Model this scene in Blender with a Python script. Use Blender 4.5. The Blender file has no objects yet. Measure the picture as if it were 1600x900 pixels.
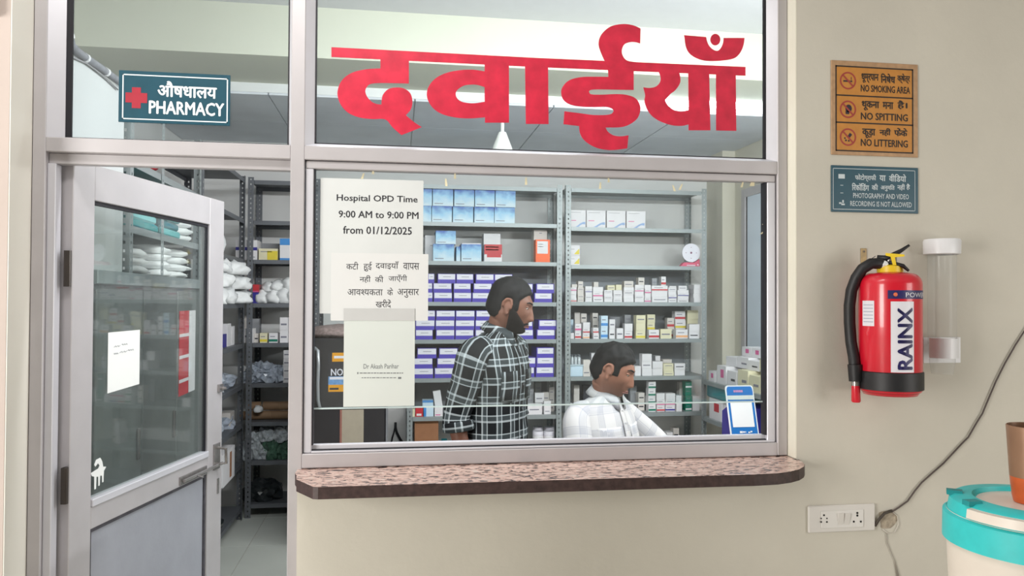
import bpy, bmesh, math, random
from mathutils import Vector, Matrix, noise
from mathutils.geometry import tessellate_polygon
random.seed(7)
SC = bpy.context.scene
COL = SC.collection
PI = math.pi

# ------------------------------------------------------------------ camera
YAW, PITCH, ROLL = 0.15025815, 0.01517521, 0.00501378
FPX = 1200.0
CAM = Vector((0.0, -2.25, 1.47))
fwd = Vector((math.sin(YAW) * math.cos(PITCH), math.cos(YAW) * math.cos(PITCH), math.sin(PITCH)))
rt0 = Vector((math.cos(YAW), -math.sin(YAW), 0.0))
up0 = rt0.cross(fwd)
rt = math.cos(ROLL) * rt0 + math.sin(ROLL) * up0
up = -math.sin(ROLL) * rt0 + math.cos(ROLL) * up0
cd = bpy.data.cameras.new('camera')
cd.sensor_fit = 'HORIZONTAL'; cd.sensor_width = 36.0; cd.lens = FPX / 1600 * 36.0
cd.clip_start = 0.02; cd.clip_end = 60
cam = bpy.data.objects.new('camera', cd)
cam.matrix_world = Matrix(((rt.x, up.x, -fwd.x, CAM.x), (rt.y, up.y, -fwd.y, CAM.y), (rt.z, up.z, -fwd.z, CAM.z), (0, 0, 0, 1)))
COL.objects.link(cam); SC.camera = cam

# ------------------------------------------------------------------ world, lights, exposure
SC.view_settings.view_transform = 'Standard'; SC.view_settings.look = 'None'
SC.view_settings.gamma = 1.0; SC.view_settings.use_curve_mapping = False
SC.view_settings.exposure = 0.0
wd = bpy.data.worlds.new('world'); SC.world = wd; wd.use_nodes = True
wd.node_tree.nodes['Background'].inputs[0].default_value = (0.8, 0.85, 0.9, 1)
wd.node_tree.nodes['Background'].inputs[1].default_value = 0.1

def area(name, loc, target, sx, sy, power, col=(1, 1, 1)):
    l = bpy.data.lights.new(name, 'AREA'); l.shape = 'RECTANGLE'; l.size = sx; l.size_y = sy
    l.energy = power; l.color = col
    o = bpy.data.objects.new(name, l); o.location = loc
    o.rotation_euler = (Vector(target) - Vector(loc)).to_track_quat('-Z', 'Y').to_euler()
    COL.objects.link(o); return o
# hall: soft fill lights added out of view at left and right, ceiling tube light
area('hall_left_fill', (-2.9, -2.3, 1.35), (0.5, 0, 1.0), 1.2, 1.7, 118, (1, 0.975, 0.93))
area('hall_right_fill', (3.3, -2.6, 1.4), (0.2, 0, 1.0), 1.2, 1.5, 34, (1, 0.98, 0.95))
area('hall_tube_light', (-0.4, -0.85, 2.88), (-0.3, -0.4, 0), 1.2, 0.12, 18, (1, 0.98, 0.95))
# shop: unseen fill lights added at the right wall and behind the partition top
area('shop_right_fill', (2.46, 0.85, 2.0), (0.0, 1.7, 1.7), 1.2, 0.08, 42, (0.95, 0.98, 1.0))
area('shop_front_fill', (0.25, 0.16, 2.45), (0.2, 3.0, 0.6), 1.2, 0.08, 31, (0.95, 0.98, 1.0))
area('shop_front_fill', (1.6, 0.16, 2.45), (1.3, 3.0, 0.6), 1.2, 0.08, 31, (0.95, 0.98, 1.0))

# ------------------------------------------------------------------ pixel -> point on a real plane
def ray(px, py): return fwd + rt * ((px - 800) / FPX) - up * ((py - 450) / FPX)
def P(px, py, Y=0.0):
    d = ray(px, py); return CAM + d * ((Y - CAM.y) / d.y)
def PX(px, py, X):
    d = ray(px, py); return CAM + d * ((X - CAM.x) / d.x)
def PZ(px, py, Z):
    d = ray(px, py); return CAM + d * ((Z - CAM.z) / d.z)
def rect(x0, y0, x1, y1, Y):
    ym, xm = (y0 + y1) / 2, (x0 + x1) / 2
    return P(x0, ym, Y).x, P(x1, ym, Y).x, P(xm, y1, Y).z, P(xm, y0, Y).z   # xa, xb, za, zb

# ------------------------------------------------------------------ materials
MATS = {}
def mat(name, col, rough=0.5, metal=0.0, var=0.06, scale=18.0, bump=0.0, bscale=60.0, spec=0.5, coat=0.0, emit=0.0):
    if name in MATS: return MATS[name]
    m = bpy.data.materials.new(name); m.use_nodes = True; nt = m.node_tree; b = nt.nodes['Principled BSDF']
    b.inputs['Roughness'].default_value = rough; b.inputs['Metallic'].default_value = metal
    b.inputs['Specular IOR Level'].default_value = spec; b.inputs['Coat Weight'].default_value = coat
    tc = nt.nodes.new('ShaderNodeTexCoord')
    c = Vector(col[:3])
    if var > 0:
        n = nt.nodes.new('ShaderNodeTexNoise'); n.inputs['Scale'].default_value = scale; n.inputs['Detail'].default_value = 4
        nt.links.new(tc.outputs['Object'], n.inputs['Vector'])
        r = nt.nodes.new('ShaderNodeValToRGB'); r.color_ramp.elements[0].position = 0.3; r.color_ramp.elements[1].position = 0.7
        r.color_ramp.elements[0].color = (*(c * (1 - var)), 1); r.color_ramp.elements[1].color = (*[min(1, k * (1 + var)) for k in c], 1)
        nt.links.new(n.outputs['Fac'], r.inputs['Fac']); nt.links.new(r.outputs['Color'], b.inputs['Base Color'])
    else:
        b.inputs['Base Color'].default_value = (*c, 1)
    if bump > 0:
        n2 = nt.nodes.new('ShaderNodeTexNoise'); n2.inputs['Scale'].default_value = bscale; n2.inputs['Detail'].default_value = 5
        nt.links.new(tc.outputs['Object'], n2.inputs['Vector'])
        bp = nt.nodes.new('ShaderNodeBump'); bp.inputs['Strength'].default_value = bump; bp.inputs['Distance'].default_value = 0.01
        nt.links.new(n2.outputs['Fac'], bp.inputs['Height']); nt.links.new(bp.outputs['Normal'], b.inputs['Normal'])
    if emit > 0:
        b.inputs['Emission Color'].default_value = (*c, 1); b.inputs['Emission Strength'].default_value = emit
    MATS[name] = m; return m
def srgb(r, g, b):
    f = lambda v: (v / 255 / 12.92) if v <= 10 else ((v / 255 + 0.055) / 1.055) ** 2.4
    return (f(r), f(g), f(b))
def M(name, rgb, **k): return mat(name, srgb(*rgb), **k)

def glass_mat(name, tint=(1, 1, 1), rough=0.0, film=0.0, ior=1.5):
    m = bpy.data.materials.new(name); m.use_nodes = True; nt = m.node_tree
    nt.nodes.remove(nt.nodes['Principled BSDF']); out = nt.nodes['Material Output']
    t = nt.nodes.new('ShaderNodeBsdfTransparent'); t.inputs[0].default_value = (*tint, 1)
    g = nt.nodes.new('ShaderNodeBsdfGlossy'); g.inputs['Roughness'].default_value = rough
    fr = nt.nodes.new('ShaderNodeFresnel'); ge = nt.nodes.new('ShaderNodeNewGeometry'); mi_ = nt.nodes.new('ShaderNodeMapRange')
    mi_.inputs['To Min'].default_value = ior; mi_.inputs['To Max'].default_value = 1 / ior
    nt.links.new(ge.outputs['Backfacing'], mi_.inputs['Value']); nt.links.new(mi_.outputs[0], fr.inputs['IOR'])
    mx = nt.nodes.new('ShaderNodeMixShader'); nt.links.new(fr.outputs[0], mx.inputs[0])
    nt.links.new(t.outputs[0], mx.inputs[1]); nt.links.new(g.outputs[0], mx.inputs[2])
    last = mx
    if film > 0:                                   # dust film on the pane, uneven
        d = nt.nodes.new('ShaderNodeBsdfDiffuse'); d.inputs[0].default_value = (0.75, 0.8, 0.82, 1)
        n = nt.nodes.new('ShaderNodeTexNoise'); n.inputs['Scale'].default_value = 3.0; n.inputs['Detail'].default_value = 6
        tc = nt.nodes.new('ShaderNodeTexCoord'); nt.links.new(tc.outputs['Object'], n.inputs['Vector'])
        mr = nt.nodes.new('ShaderNodeMapRange'); mr.inputs['From Min'].default_value = 0.3; mr.inputs['From Max'].default_value = 0.75
        mr.inputs['To Min'].default_value = film * 0.5; mr.inputs['To Max'].default_value = film * 1.6
        nt.links.new(n.outputs['Fac'], mr.inputs['Value'])
        m2 = nt.nodes.new('ShaderNodeMixShader'); nt.links.new(mr.outputs[0], m2.inputs[0])
        nt.links.new(last.outputs[0], m2.inputs[1]); nt.links.new(d.outputs[0], m2.inputs[2]); last = m2
    nt.links.new(last.outputs[0], out.inputs['Surface']); MATS[name] = m; return m

# ------------------------------------------------------------------ mesh builder
class MB:
    def __init__(s): s.v = []; s.f = []; s.mi = []; s.uv = []
    def add(s, verts, faces, mi=0, uvs=None):
        o = len(s.v); s.v += [Vector(p) for p in verts]
        for i, f in enumerate(faces):
            s.f.append(tuple(o + k for k in f)); s.mi.append(mi)
            s.uv.append([uvs[k] for k in f] if uvs else [(0, 0)] * len(f))
        return s
    def box(s, x0, x1, y0, y1, z0, z1, mi=0, ch=0.0):
        if ch <= 0:
            V = [(x, y, z) for z in (z0, z1) for y in (y0, y1) for x in (x0, x1)]
            return s.add(V, [(0, 2, 3, 1), (4, 5, 7, 6), (0, 1, 5, 4), (2, 6, 7, 3), (0, 4, 6, 2), (1, 3, 7, 5)], mi)
        bm = bmesh.new(); bmesh.ops.create_cube(bm, size=1)
        for v in bm.verts:
            v.co = Vector(((x0 + x1) / 2 + v.co.x * (x1 - x0), (y0 + y1) / 2 + v.co.y * (y1 - y0), (z0 + z1) / 2 + v.co.z * (z1 - z0)))
        bmesh.ops.bevel(bm, geom=bm.edges[:], offset=ch, segments=1, affect='EDGES')
        bm.verts.index_update(); r = s.add([v.co.copy() for v in bm.verts], [tuple(v.index for v in f.verts) for f in bm.faces], mi); bm.free(); return r
    def obox(s, c, size, rot, mi=0):
        n = len(s.v); s.box(-size[0] / 2, size[0] / 2, -size[1] / 2, size[1] / 2, -size[2] / 2, size[2] / 2, mi)
        for i in range(n, len(s.v)): s.v[i] = rot @ s.v[i] + Vector(c)
        return s
    def tube(s, path, r, seg=10, mi=0, cap=True, uv0=0.0, flat=None):
        path = [Vector(p) for p in path]; n = len(path)
        if not isinstance(r, (list, tuple)): r = [r] * n
        t = (path[1] - path[0]).normalized(); a = Vector((0, 0, 1)) if abs(t.z) < 0.9 else Vector((1, 0, 0))
        nx = t.cross(a).normalized(); V = []; U = []; L = 0.0
        for i in range(n):
            t2 = (path[min(i + 1, n - 1)] - path[max(i - 1, 0)]).normalized()
            nx = (nx - t2 * nx.dot(t2)).normalized(); ny = t2.cross(nx)
            if i: L += (path[i] - path[i - 1]).length
            for k in range(seg + 1):
                th = 2 * PI * k / seg
                V.append(path[i] + (nx * math.cos(th) + ny * math.sin(th) * (flat or 1)) * r[i]); U.append((th * 0.06 + uv0, L))
        F = [(i * (seg + 1) + k, i * (seg + 1) + k + 1, (i + 1) * (seg + 1) + k + 1, (i + 1) * (seg + 1) + k) for i in range(n - 1) for k in range(seg)]
        s.add(V, F, mi, U)
        if cap:
            s.add(V[:seg], [tuple(range(seg))[::-1]], mi); s.add(V[-seg - 1:-1], [tuple(range(seg))], mi)
        return s
    def lathe(s, prof, c, seg=32, mi=0, a0=0.0, a1=2 * PI, axis=None):
        c = Vector(c); full = abs(a1 - a0 - 2 * PI) < 1e-6; n = seg if full else seg + 1; V = []
        for (r, z) in prof:
            for k in range(n):
                th = a0 + (a1 - a0) * k / seg; p = Vector((r * math.cos(th), r * math.sin(th), z))
                V.append((axis @ p if axis else p) + c)
        F = []
        for i in range(len(prof) - 1):
            for k in range(seg):
                k2 = (k + 1) % n; F.append((i * n + k, i * n + k2, (i + 1) * n + k2, (i + 1) * n + k))
        return s.add(V, F, mi)
    def sphere(s, c, r, seg=16, rings=10, mi=0, rot=None):
        if not isinstance(r, (tuple, list, Vector)): r = (r, r, r)
        V = []
        for i in range(rings + 1):
            ph = PI * i / rings
            for k in range(seg):
                th = 2 * PI * k / seg; p = Vector((r[0] * math.sin(ph) * math.cos(th), r[1] * math.sin(ph) * math.sin(th), r[2] * math.cos(ph)))
                V.append((rot @ p if rot else p) + Vector(c))
        F = [(i * seg + k, (i + 1) * seg + k, (i + 1) * seg + (k + 1) % seg, i * seg + (k + 1) % seg) for i in range(rings) for k in range(seg)]
        return s.add(V, F, mi)
    def poly(s, outer, holes=(), ext=None, mi=0):       # planar polygon of 3D points, optional extrusion vector
        loops = [[Vector(p) for p in outer]] + [[Vector(p) for p in h] for h in holes]
        tris = tessellate_polygon(loops); V = [p for l in loops for p in l]
        s.add(V, [tuple(t) for t in tris], mi)
        if ext is not None:
            e = Vector(ext); s.add([p + e for p in V], [tuple(t)[::-1] for t in tris], mi)
            o = 0
            for l in loops:
                n = len(l); s.add(l + [p + e for p in l], [(k, (k + 1) % n, n + (k + 1) % n, n + k) for k in range(n)], mi)
        return s
    def build(s, name, mats, parent=None, smooth=False, local=False, recalc=False, bevel=0.0):
        me = bpy.data.meshes.new(name); off = Vector((0, 0, 0))
        if parent is not None and not local:
            p = parent
            while p is not None: off += Vector(p.location); p = p.parent
        me.from_pydata([p - off for p in s.v], [], s.f)
        if not isinstance(mats, (list, tuple)): mats = [mats]
        for m in mats: me.materials.append(m)
        me.polygons.foreach_set('material_index', s.mi)
        if any(u != (0, 0) for f in s.uv for u in f):
            ul = me.uv_layers.new(name='UVMap'); flat = [c for f in s.uv for u in f for c in u]; ul.data.foreach_set('uv', flat)
        if smooth: me.polygons.foreach_set('use_smooth', [True] * len(me.polygons))
        if recalc or smooth:
            bm = bmesh.new(); bm.from_mesh(me)
            if smooth: bmesh.ops.remove_doubles(bm, verts=bm.verts, dist=1e-6)
            bmesh.ops.recalc_face_normals(bm, faces=bm.faces); bm.to_mesh(me); bm.free()
        me.update()
        if smooth == 'auto': me.set_sharp_from_angle(angle=math.radians(35))
        o = bpy.data.objects.new(name, me); COL.objects.link(o)
        if parent is not None: o.parent = parent
        if bevel > 0:
            b = o.modifiers.new('bevel', 'BEVEL'); b.width = bevel; b.segments = 2; b.limit_method = 'ANGLE'
        return o

def tag(o, label, cat, group=None):
    o['label'] = label; o['category'] = cat
    if group: o['group'] = group
    return o
def thing(name, label, cat, loc=(0, 0, 0), rz=0.0, group=None):
    o = bpy.data.objects.new(name, None); o.empty_display_size = 0.05; COL.objects.link(o)
    o.location = loc; o.rotation_euler = (0, 0, rz); return tag(o, label, cat, group)
def struct(o): o['kind'] = 'structure'; return o
def struct_empty(name, loc=(0, 0, 0)):
    o = bpy.data.objects.new(name, None); o.empty_display_size = 0.05; COL.objects.link(o); o.location = loc; return struct(o)

# ------------------------------------------------------------------ text as flat print
_tc = {}
def glyphs(body, bold=0.0):
    key = (body, bold)
    if key in _tc: return _tc[key]
    c = bpy.data.curves.new('t', 'FONT'); c.body = body; c.resolution_u = 2; c.fill_mode = 'FRONT'
    o = bpy.data.objects.new('t', c); COL.objects.link(o); bpy.context.view_layer.update()
    me = o.to_mesh(); v = [(p.co.x, p.co.y) for p in me.vertices]; f = [tuple(p.vertices) for p in me.polygons]
    o.to_mesh_clear(); bpy.data.objects.remove(o); bpy.data.curves.remove(c)
    if bold > 0:                                   # heavier strokes: struck again, a little aside
        n = len(v); v0, f0 = v, f; v, f = [], []
        for k, (a, b) in enumerate(((0, 0), (bold, 0), (-bold, 0), (0, bold * .7), (0, -bold * .7))):
            v = v + [(p + a, q + b) for p, q in v0]; f = f + [tuple(i + k * n for i in t) for t in f0]
    _tc[key] = (v, f); return v, f
def compose(parts, bold=0.0):
    """parts: strings, or (string, keep) = only the left share of that glyph (half forms)."""
    V, F, x = [], [], 0.0
    for p in parts:
        s, keep = (p, 1.0) if isinstance(p, str) else p
        v, f = glyphs(s, bold)
        a, _ = glyphs('|' + s + '|', 0.0)
        adv = max(q[0] for q in a) - min(q[0] for q in glyphs('||', 0.0)[0]) - (max(q[0] for q in glyphs('||', 0.0)[0]) - min(q[0] for q in glyphs('||', 0.0)[0]))
        adv = max(adv, 0.0)
        if keep < 1.0:
            bm = bmesh.new(); vs = [bm.verts.new((a_, b_, 0)) for a_, b_ in v]
            for t in f:
                try: bm.faces.new([vs[k] for k in t])
                except ValueError: pass
            cut = adv * keep
            bmesh.ops.bisect_plane(bm, geom=bm.verts[:] + bm.edges[:] + bm.faces[:], plane_co=(cut, 0, 0), plane_no=(1, 0, 0), clear_outer=True)
            bm.verts.index_update(); v = [(q.co.x, q.co.y) for q in bm.verts]; f = [tuple(q.index for q in t.verts) for t in bm.faces]; bm.free()
            bar = max(b for a_, b in v); v = v; adv = cut
        o = len(V); V += [(a_ + x, b_) for a_, b_ in v]; F += [tuple(o + k for k in t) for t in f]; x += adv
    return V, F
class Lines(list):
    """print built line by line: every call becomes a part of its own"""
    def add(s, verts, faces, mi=0, uvs=None): s.append(MB().add(verts, faces, mi, uvs)); return s
    def build(s, name, m, parent): return [q.build(name, m, parent) for q in s]
def fit_text(mb, body, x0, x1, z0, z1, Y, mi=0, bold=0.0):
    """flat lettering on the plane y=Y facing the hall, fitted to a rectangle."""
    V, F = compose(body, bold) if isinstance(body, (list, tuple)) else glyphs(body, bold)
    a0, a1 = min(v[0] for v in V), max(v[0] for v in V); b0, b1 = min(v[1] for v in V), max(v[1] for v in V)
    nk = max(1, len(V) // 5)
    W = [(x0 + (a - a0) / (a1 - a0) * (x1 - x0), Y - (4e-5 * (i // nk) if bold > 0 else 0), z0 + (b - b0) / (b1 - b0) * (z1 - z0)) for i, (a, b) in enumerate(V)]
    mb.add(W, F, mi); return mb
def px_text(mb, body, px0, py0, px1, py1, Y, mi=0, bold=0.0):
    xa, xb, za, zb = rect(px0, py0, px1, py1, Y); return fit_text(mb, body, xa, xb, za, zb, Y, mi, bold)
def px_quad(mb, x0, y0, x1, y1, Y, mi=0):
    xa, xb, za, zb = rect(x0, y0, x1, y1, Y)
    return mb.add([(xa, Y, za), (xb, Y, za), (xb, Y, zb), (xa, Y, zb)], [(0, 1, 2, 3)], mi)
def catmull(pts, n=4, lim=55):
    out = []; N = len(pts); pts = [Vector(p) for p in pts]
    def turn(i):
        a = pts[i] - pts[i - 1]; b = pts[(i + 1) % N] - pts[i]
        return math.degrees(a.angle(b)) if a.length > 0 and b.length > 0 else 0
    T = [turn(i) for i in range(N)]
    for i in range(N):
        p1, p2 = pts[i], pts[(i + 1) % N]; out.append(p1)
        s1, s2 = T[i] < lim, T[(i + 1) % N] < lim
        if not (s1 or s2): continue
        p0 = pts[i - 1] if s1 else p1 * 2 - p2; p3 = pts[(i + 2) % N] if s2 else p2 * 2 - p1
        for k in range(1, n):
            t = k / n
            out.append(0.5 * ((2 * p1) + (p2 - p0) * t + (2 * p0 - 5 * p1 + 4 * p2 - p3) * t * t + (3 * p1 - p0 - 3 * p2 + p3) * t ** 3))
    return out
# ------------------------------------------------------------------ common materials
WALLC = M('cream_paint', (204, 200, 186), rough=0.6, var=0.03, scale=3, bump=0.08, bscale=25)
WALLH = M('hall_wall_paint', (202, 197, 184), rough=0.7, var=0.05, scale=2.5, bump=0.12, bscale=30)
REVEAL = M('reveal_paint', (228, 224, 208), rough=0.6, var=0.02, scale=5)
WHITEW = M('white_wall_paint', (214, 214, 212), rough=0.6, var=0.02, scale=4)
PARTW = M('partition_paint', (198, 201, 201), rough=0.6, var=0.02, scale=4)
ALU = M('aluminium_section', (186, 182, 184), rough=0.42, metal=0.25, var=0.04, scale=9, bump=0.02, bscale=200)
ALU2 = M('aluminium_bead', (205, 204, 210), rough=0.35, metal=0.2, var=0.02, scale=12)
RUB = M('black_gasket', (28, 27, 34), rough=0.6, var=0.0)
SLABC = M('grey_slab', (208, 212, 218), rough=0.8, var=0.06, scale=4)
CEILC = M('ceiling_paint', (196, 197, 200), rough=0.8, var=0.02)
FLOORH = M('hall_floor_tile', (190, 186, 176), rough=0.3, var=0.05, scale=2)
STEEL = M('rack_grey_steel', (150, 157, 158), rough=0.4, metal=0.25, var=0.05, scale=10)
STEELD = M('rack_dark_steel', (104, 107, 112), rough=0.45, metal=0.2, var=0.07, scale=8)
BLK = M('black_rubber', (26, 25, 28), rough=0.5, var=0.1, scale=40)
CHR = M('worn_chrome', (170, 166, 164), rough=0.25, metal=0.8, var=0.12, scale=40)
PAPER = M('paper_white', (225, 226, 224), rough=0.7, var=0.015, scale=6)
INK = M('print_black', (38, 38, 44), rough=0.7, var=0.0)
GLASS_U = glass_mat('upper_pane_glass', (0.96, 0.985, 0.985), 0.0, 0.012)
GLASS_L = glass_mat('service_pane_glass', (0.96, 0.985, 0.985), 0.0, 0.014)
GLASS_D = glass_mat('door_pane_glass', (0.92, 0.95, 0.94), 0.02, 0.02)
GLASS_E = M('glass_edge', (205, 222, 222), rough=0.15, var=0.0)

def X0(px, py=450, Y=0.0): return P(px, py, Y).x
ZT1, ZT0 = P(650, 233, 0).z, P(650, 254.5, 0).z            # transom top / bottom
ZB1, ZB0 = P(843, 700.5, 0).z, P(843, 722, 0).z            # bottom rail top / bottom
XL0, XL1 = X0(45), X0(68)
XM0, XM1 = X0(452), X0(474)
XR0, XR1 = X0(1215), X0(1232)
ZC = 2.9                                                  # ceiling

# ------------------------------------------------------------------ room shell
b = MB().box(-4.0, 4.2, -6.0, 3.6, -0.1, 0.0); fl = struct(b.build('floor', FLOORH))
TILE = M('shop_floor_tile', (214, 218, 210), rough=0.25, var=0.03, scale=3)
for i in range(7):
    for j in range(6):
        MB().box(-1.45 + i * 0.6 + 0.002, -1.45 + i * 0.6 + 0.598, 0.1 + j * 0.6 + 0.002, 0.1 + j * 0.6 + 0.598, 0.0, 0.004).build('floor_tile', TILE, fl)
struct(MB().box(-4.0, 4.2, -6.0, 3.6, ZC, ZC + 0.1).build('ceiling', CEILC))
# wall_front: right part, under the sill, left part (all one plaster wall with the opening in it)
w = MB()
w.box(XR1, 4.0, -0.05, 0.12, 0, ZC); w.box(XM1 - 0.006, XR1, -0.05, 0.12, 0, ZB0 - 0.034)
wf = struct(w.build('wall_front', WALLH))
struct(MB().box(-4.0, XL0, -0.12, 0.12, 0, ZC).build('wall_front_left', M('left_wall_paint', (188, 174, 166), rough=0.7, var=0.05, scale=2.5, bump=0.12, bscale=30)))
# cream-painted plaster reveals of the opening
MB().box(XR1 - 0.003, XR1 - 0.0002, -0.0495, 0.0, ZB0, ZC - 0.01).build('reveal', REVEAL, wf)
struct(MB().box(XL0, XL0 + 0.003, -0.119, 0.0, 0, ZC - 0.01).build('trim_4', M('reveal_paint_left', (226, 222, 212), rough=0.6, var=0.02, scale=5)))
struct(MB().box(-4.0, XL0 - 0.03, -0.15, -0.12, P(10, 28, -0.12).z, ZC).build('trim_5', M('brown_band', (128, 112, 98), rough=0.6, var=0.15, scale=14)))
struct(MB().box(-4.1, -4.0, -6.0, 3.6, 0, ZC).build('wall_left', WALLH))
struct(MB().box(4.0, 4.2, -6.0, 3.6, 0, ZC).build('wall_right', WALLH))
struct(MB().box(-4.0, 4.0, -6.1, -6.0, 0, ZC).build('wall_hall_end', WALLH))
# shop
XRW = 2.5
struct(MB().box(-1.6, XRW + 0.1, 3.45, 3.55, 0, ZC).build('wall_back', WHITEW))
struct(MB().box(XRW, XRW + 0.1, 0.12, 3.45, 0, ZC).build('wall_shop_right', WALLC))
struct(MB().box(XRW - 0.1, XRW, 3.16, 3.45, 0, ZC).build('trim_6', WALLC))
struct(MB().box(-1.6, -1.5, 0.12, 3.45, 0, ZC).build('wall_shop_left', WHITEW))
struct(MB().box(-1.5, -1.01, 0.12, 0.80, 1.562, 2.24).build('wall_partition', PARTW))
struct(MB().box(-1.5, -1.01, 0.12, 0.44, 0, 1.5618).build('wall_partition_low', PARTW))
struct(MB().box(-1.5, XRW, 1.6, 2.1, 2.65, ZC).build('trim_1', M('cream_beam', (198, 200, 184), rough=0.7, var=0.02, scale=2)))
sl = struct(MB().box(-1.5, XRW, 2.1, 3.45, 2.60, 2.65).build('trim_2', M('slab_edge_white', (226, 228, 228), rough=0.6, var=0.02)))
for i in range(5):
    for j in range(2):
        MB().box(-1.5 + i * 0.8 + 0.004, -1.5 + i * 0.8 + 0.796, 2.104 + j * 0.67 + 0.003, 2.104 + j * 0.67 + 0.667, 2.588, 2.60).build('ceiling_panel', SLABC, sl)

# ------------------------------------------------------------------ aluminium frame (trim_3) and panes
fr = struct_empty('trim_3')
def member(name, x0, x1, z0, z1, y0=0.0, y1=0.06, m=ALU, par=None, ch=0.002):
    return MB().box(x0, x1, y0, y1, z0, z1, ch=ch).build(name, m, par or fr)
member('post', XL0 + 0.003, XL1, 0, ZC); member('post', XR0, XR1 - 0.003, ZB0, ZC)
member('mullion', XM0, XM1, 0, ZC)
member('transom', XL1, XM0, ZT0, ZT1); member('transom', XM1, XR0, ZT0, ZT1)
member('bottom_rail', XM1, XR0, ZB0, ZB1)
# door jamb lining on the left post
member('jamb', XL1, XL1 + 0.022, 0, ZT0 - 0.03, 0.012, 0.05, ALU2)
member('head_stop', XL1, XM0, ZT0 - 0.03, ZT0, 0.02, 0.05, ALU)
# glazing: window_1 (upper left), window_2 (upper right), window_3 (service window)
def bead(par, a, bq, dx=0.0, dz=0.0, y0=0.0, y1=0.02):
    """sloping bead between outer line a-b and the same line moved inward by (dx, dz), deeper"""
    a, bq = Vector(a), Vector(bq); i = Vector((dx, 0, dz))
    mb = MB(); V = [a + Vector((0, y0, 0)), bq + Vector((0, y0, 0)), bq + i + Vector((0, y1, 0)), a + i + Vector((0, y1, 0)),
                    a + Vector((0, y1 + 0.012, 0)), bq + Vector((0, y1 + 0.012, 0)), bq + i + Vector((0, y1 + 0.012, 0)), a + i + Vector((0, y1 + 0.012, 0))]
    mb.add(V, [(0, 1, 2, 3), (4, 7, 6, 5), (0, 4, 5, 1), (1, 5, 6, 2), (2, 6, 7, 3), (3, 7, 4, 0)])
    return mb.build('glazing_bead', ALU2, par, recalc=True)
YG = 0.028
w1 = struct_empty('window_1')
xa, xb = XL1, XM0
bead(w1, (xa, 0, ZT1), (xa, 0, ZC), 0.040, 0, 0.004, 0.022); bead(w1, (xb, 0, ZT1), (xb, 0, ZC), -0.008, 0, 0.004, 0.022)
MB().box(xa + 0.04, xa + 0.056, 0.024, 0.03, ZT1, ZC).build('gasket', RUB, w1)
MB().box(xb - 0.012, xb - 0.008, 0.022, 0.027, ZT1, ZC).build('gasket', RUB, w1)
MB().box(xa + 0.04, xb - 0.008, 0.022, 0.027, ZT1, ZT1 + 0.005).build('gasket', RUB, w1)
MB().box(xa + 0.002, xb - 0.002, YG, YG + 0.005, ZT1 + 0.001, ZC - 0.002).build('pane', GLASS_U, w1)
w2 = struct_empty('window_2')
xa, xb = XM1, XR0
bead(w2, (xa, 0, ZT1), (xa, 0, ZC), 0.025, 0, 0.002, 0.022); bead(w2, (xb, 0, ZT1), (xb, 0, ZC), -0.027, 0, 0.002, 0.022)
bead(w2, (xa, 0, ZT1), (xb, 0, ZT1), 0, 0.010, 0.002, 0.022)
MB().box(xa + 0.025, xa + 0.030, 0.022, 0.027, ZT1 + 0.01, ZC).build('gasket', RUB, w2)
MB().box(xb - 0.037, xb - 0.027, 0.022, 0.027, ZT1 + 0.01, ZC).build('gasket', RUB, w2)
MB().box(xa + 0.025, xb - 0.027, 0.022, 0.027, ZT1 + 0.010, ZT1 + 0.013).build('gasket', RUB, w2)
MB().box(xa + 0.002, xb - 0.002, YG, YG + 0.005, ZT1 + 0.001, ZC - 0.002).build('pane', GLASS_U, w2)
w3 = struct_empty('window_3')
SX0, SX1 = XM1 + 0.003, XR0 - 0.003
member('sash_top', SX0, SX1, ZT0 - 0.024, ZT0 - 0.002, 0.008, 0.045, ALU, w3)
member('sash_left', SX0, SX0 + 0.022, ZB1 + 0.001, ZT0 - 0.025, 0.008, 0.045, ALU2, w3)
member('sash_right', SX1 - 0.027, SX1, ZB1 + 0.001, ZT0 - 0.025, 0.008, 0.045, ALU2, w3)
MB().box(SX1 - 0.033, SX1 - 0.027, 0.012, 0.04, ZB1 + 0.022, ZT0 - 0.025).build('gasket', RUB, w3)
MB().box(SX0 + 0.022, SX0 + 0.026, 0.012, 0.04, ZB1 + 0.022, ZT0 - 0.025).build('gasket', RUB, w3)
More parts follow.
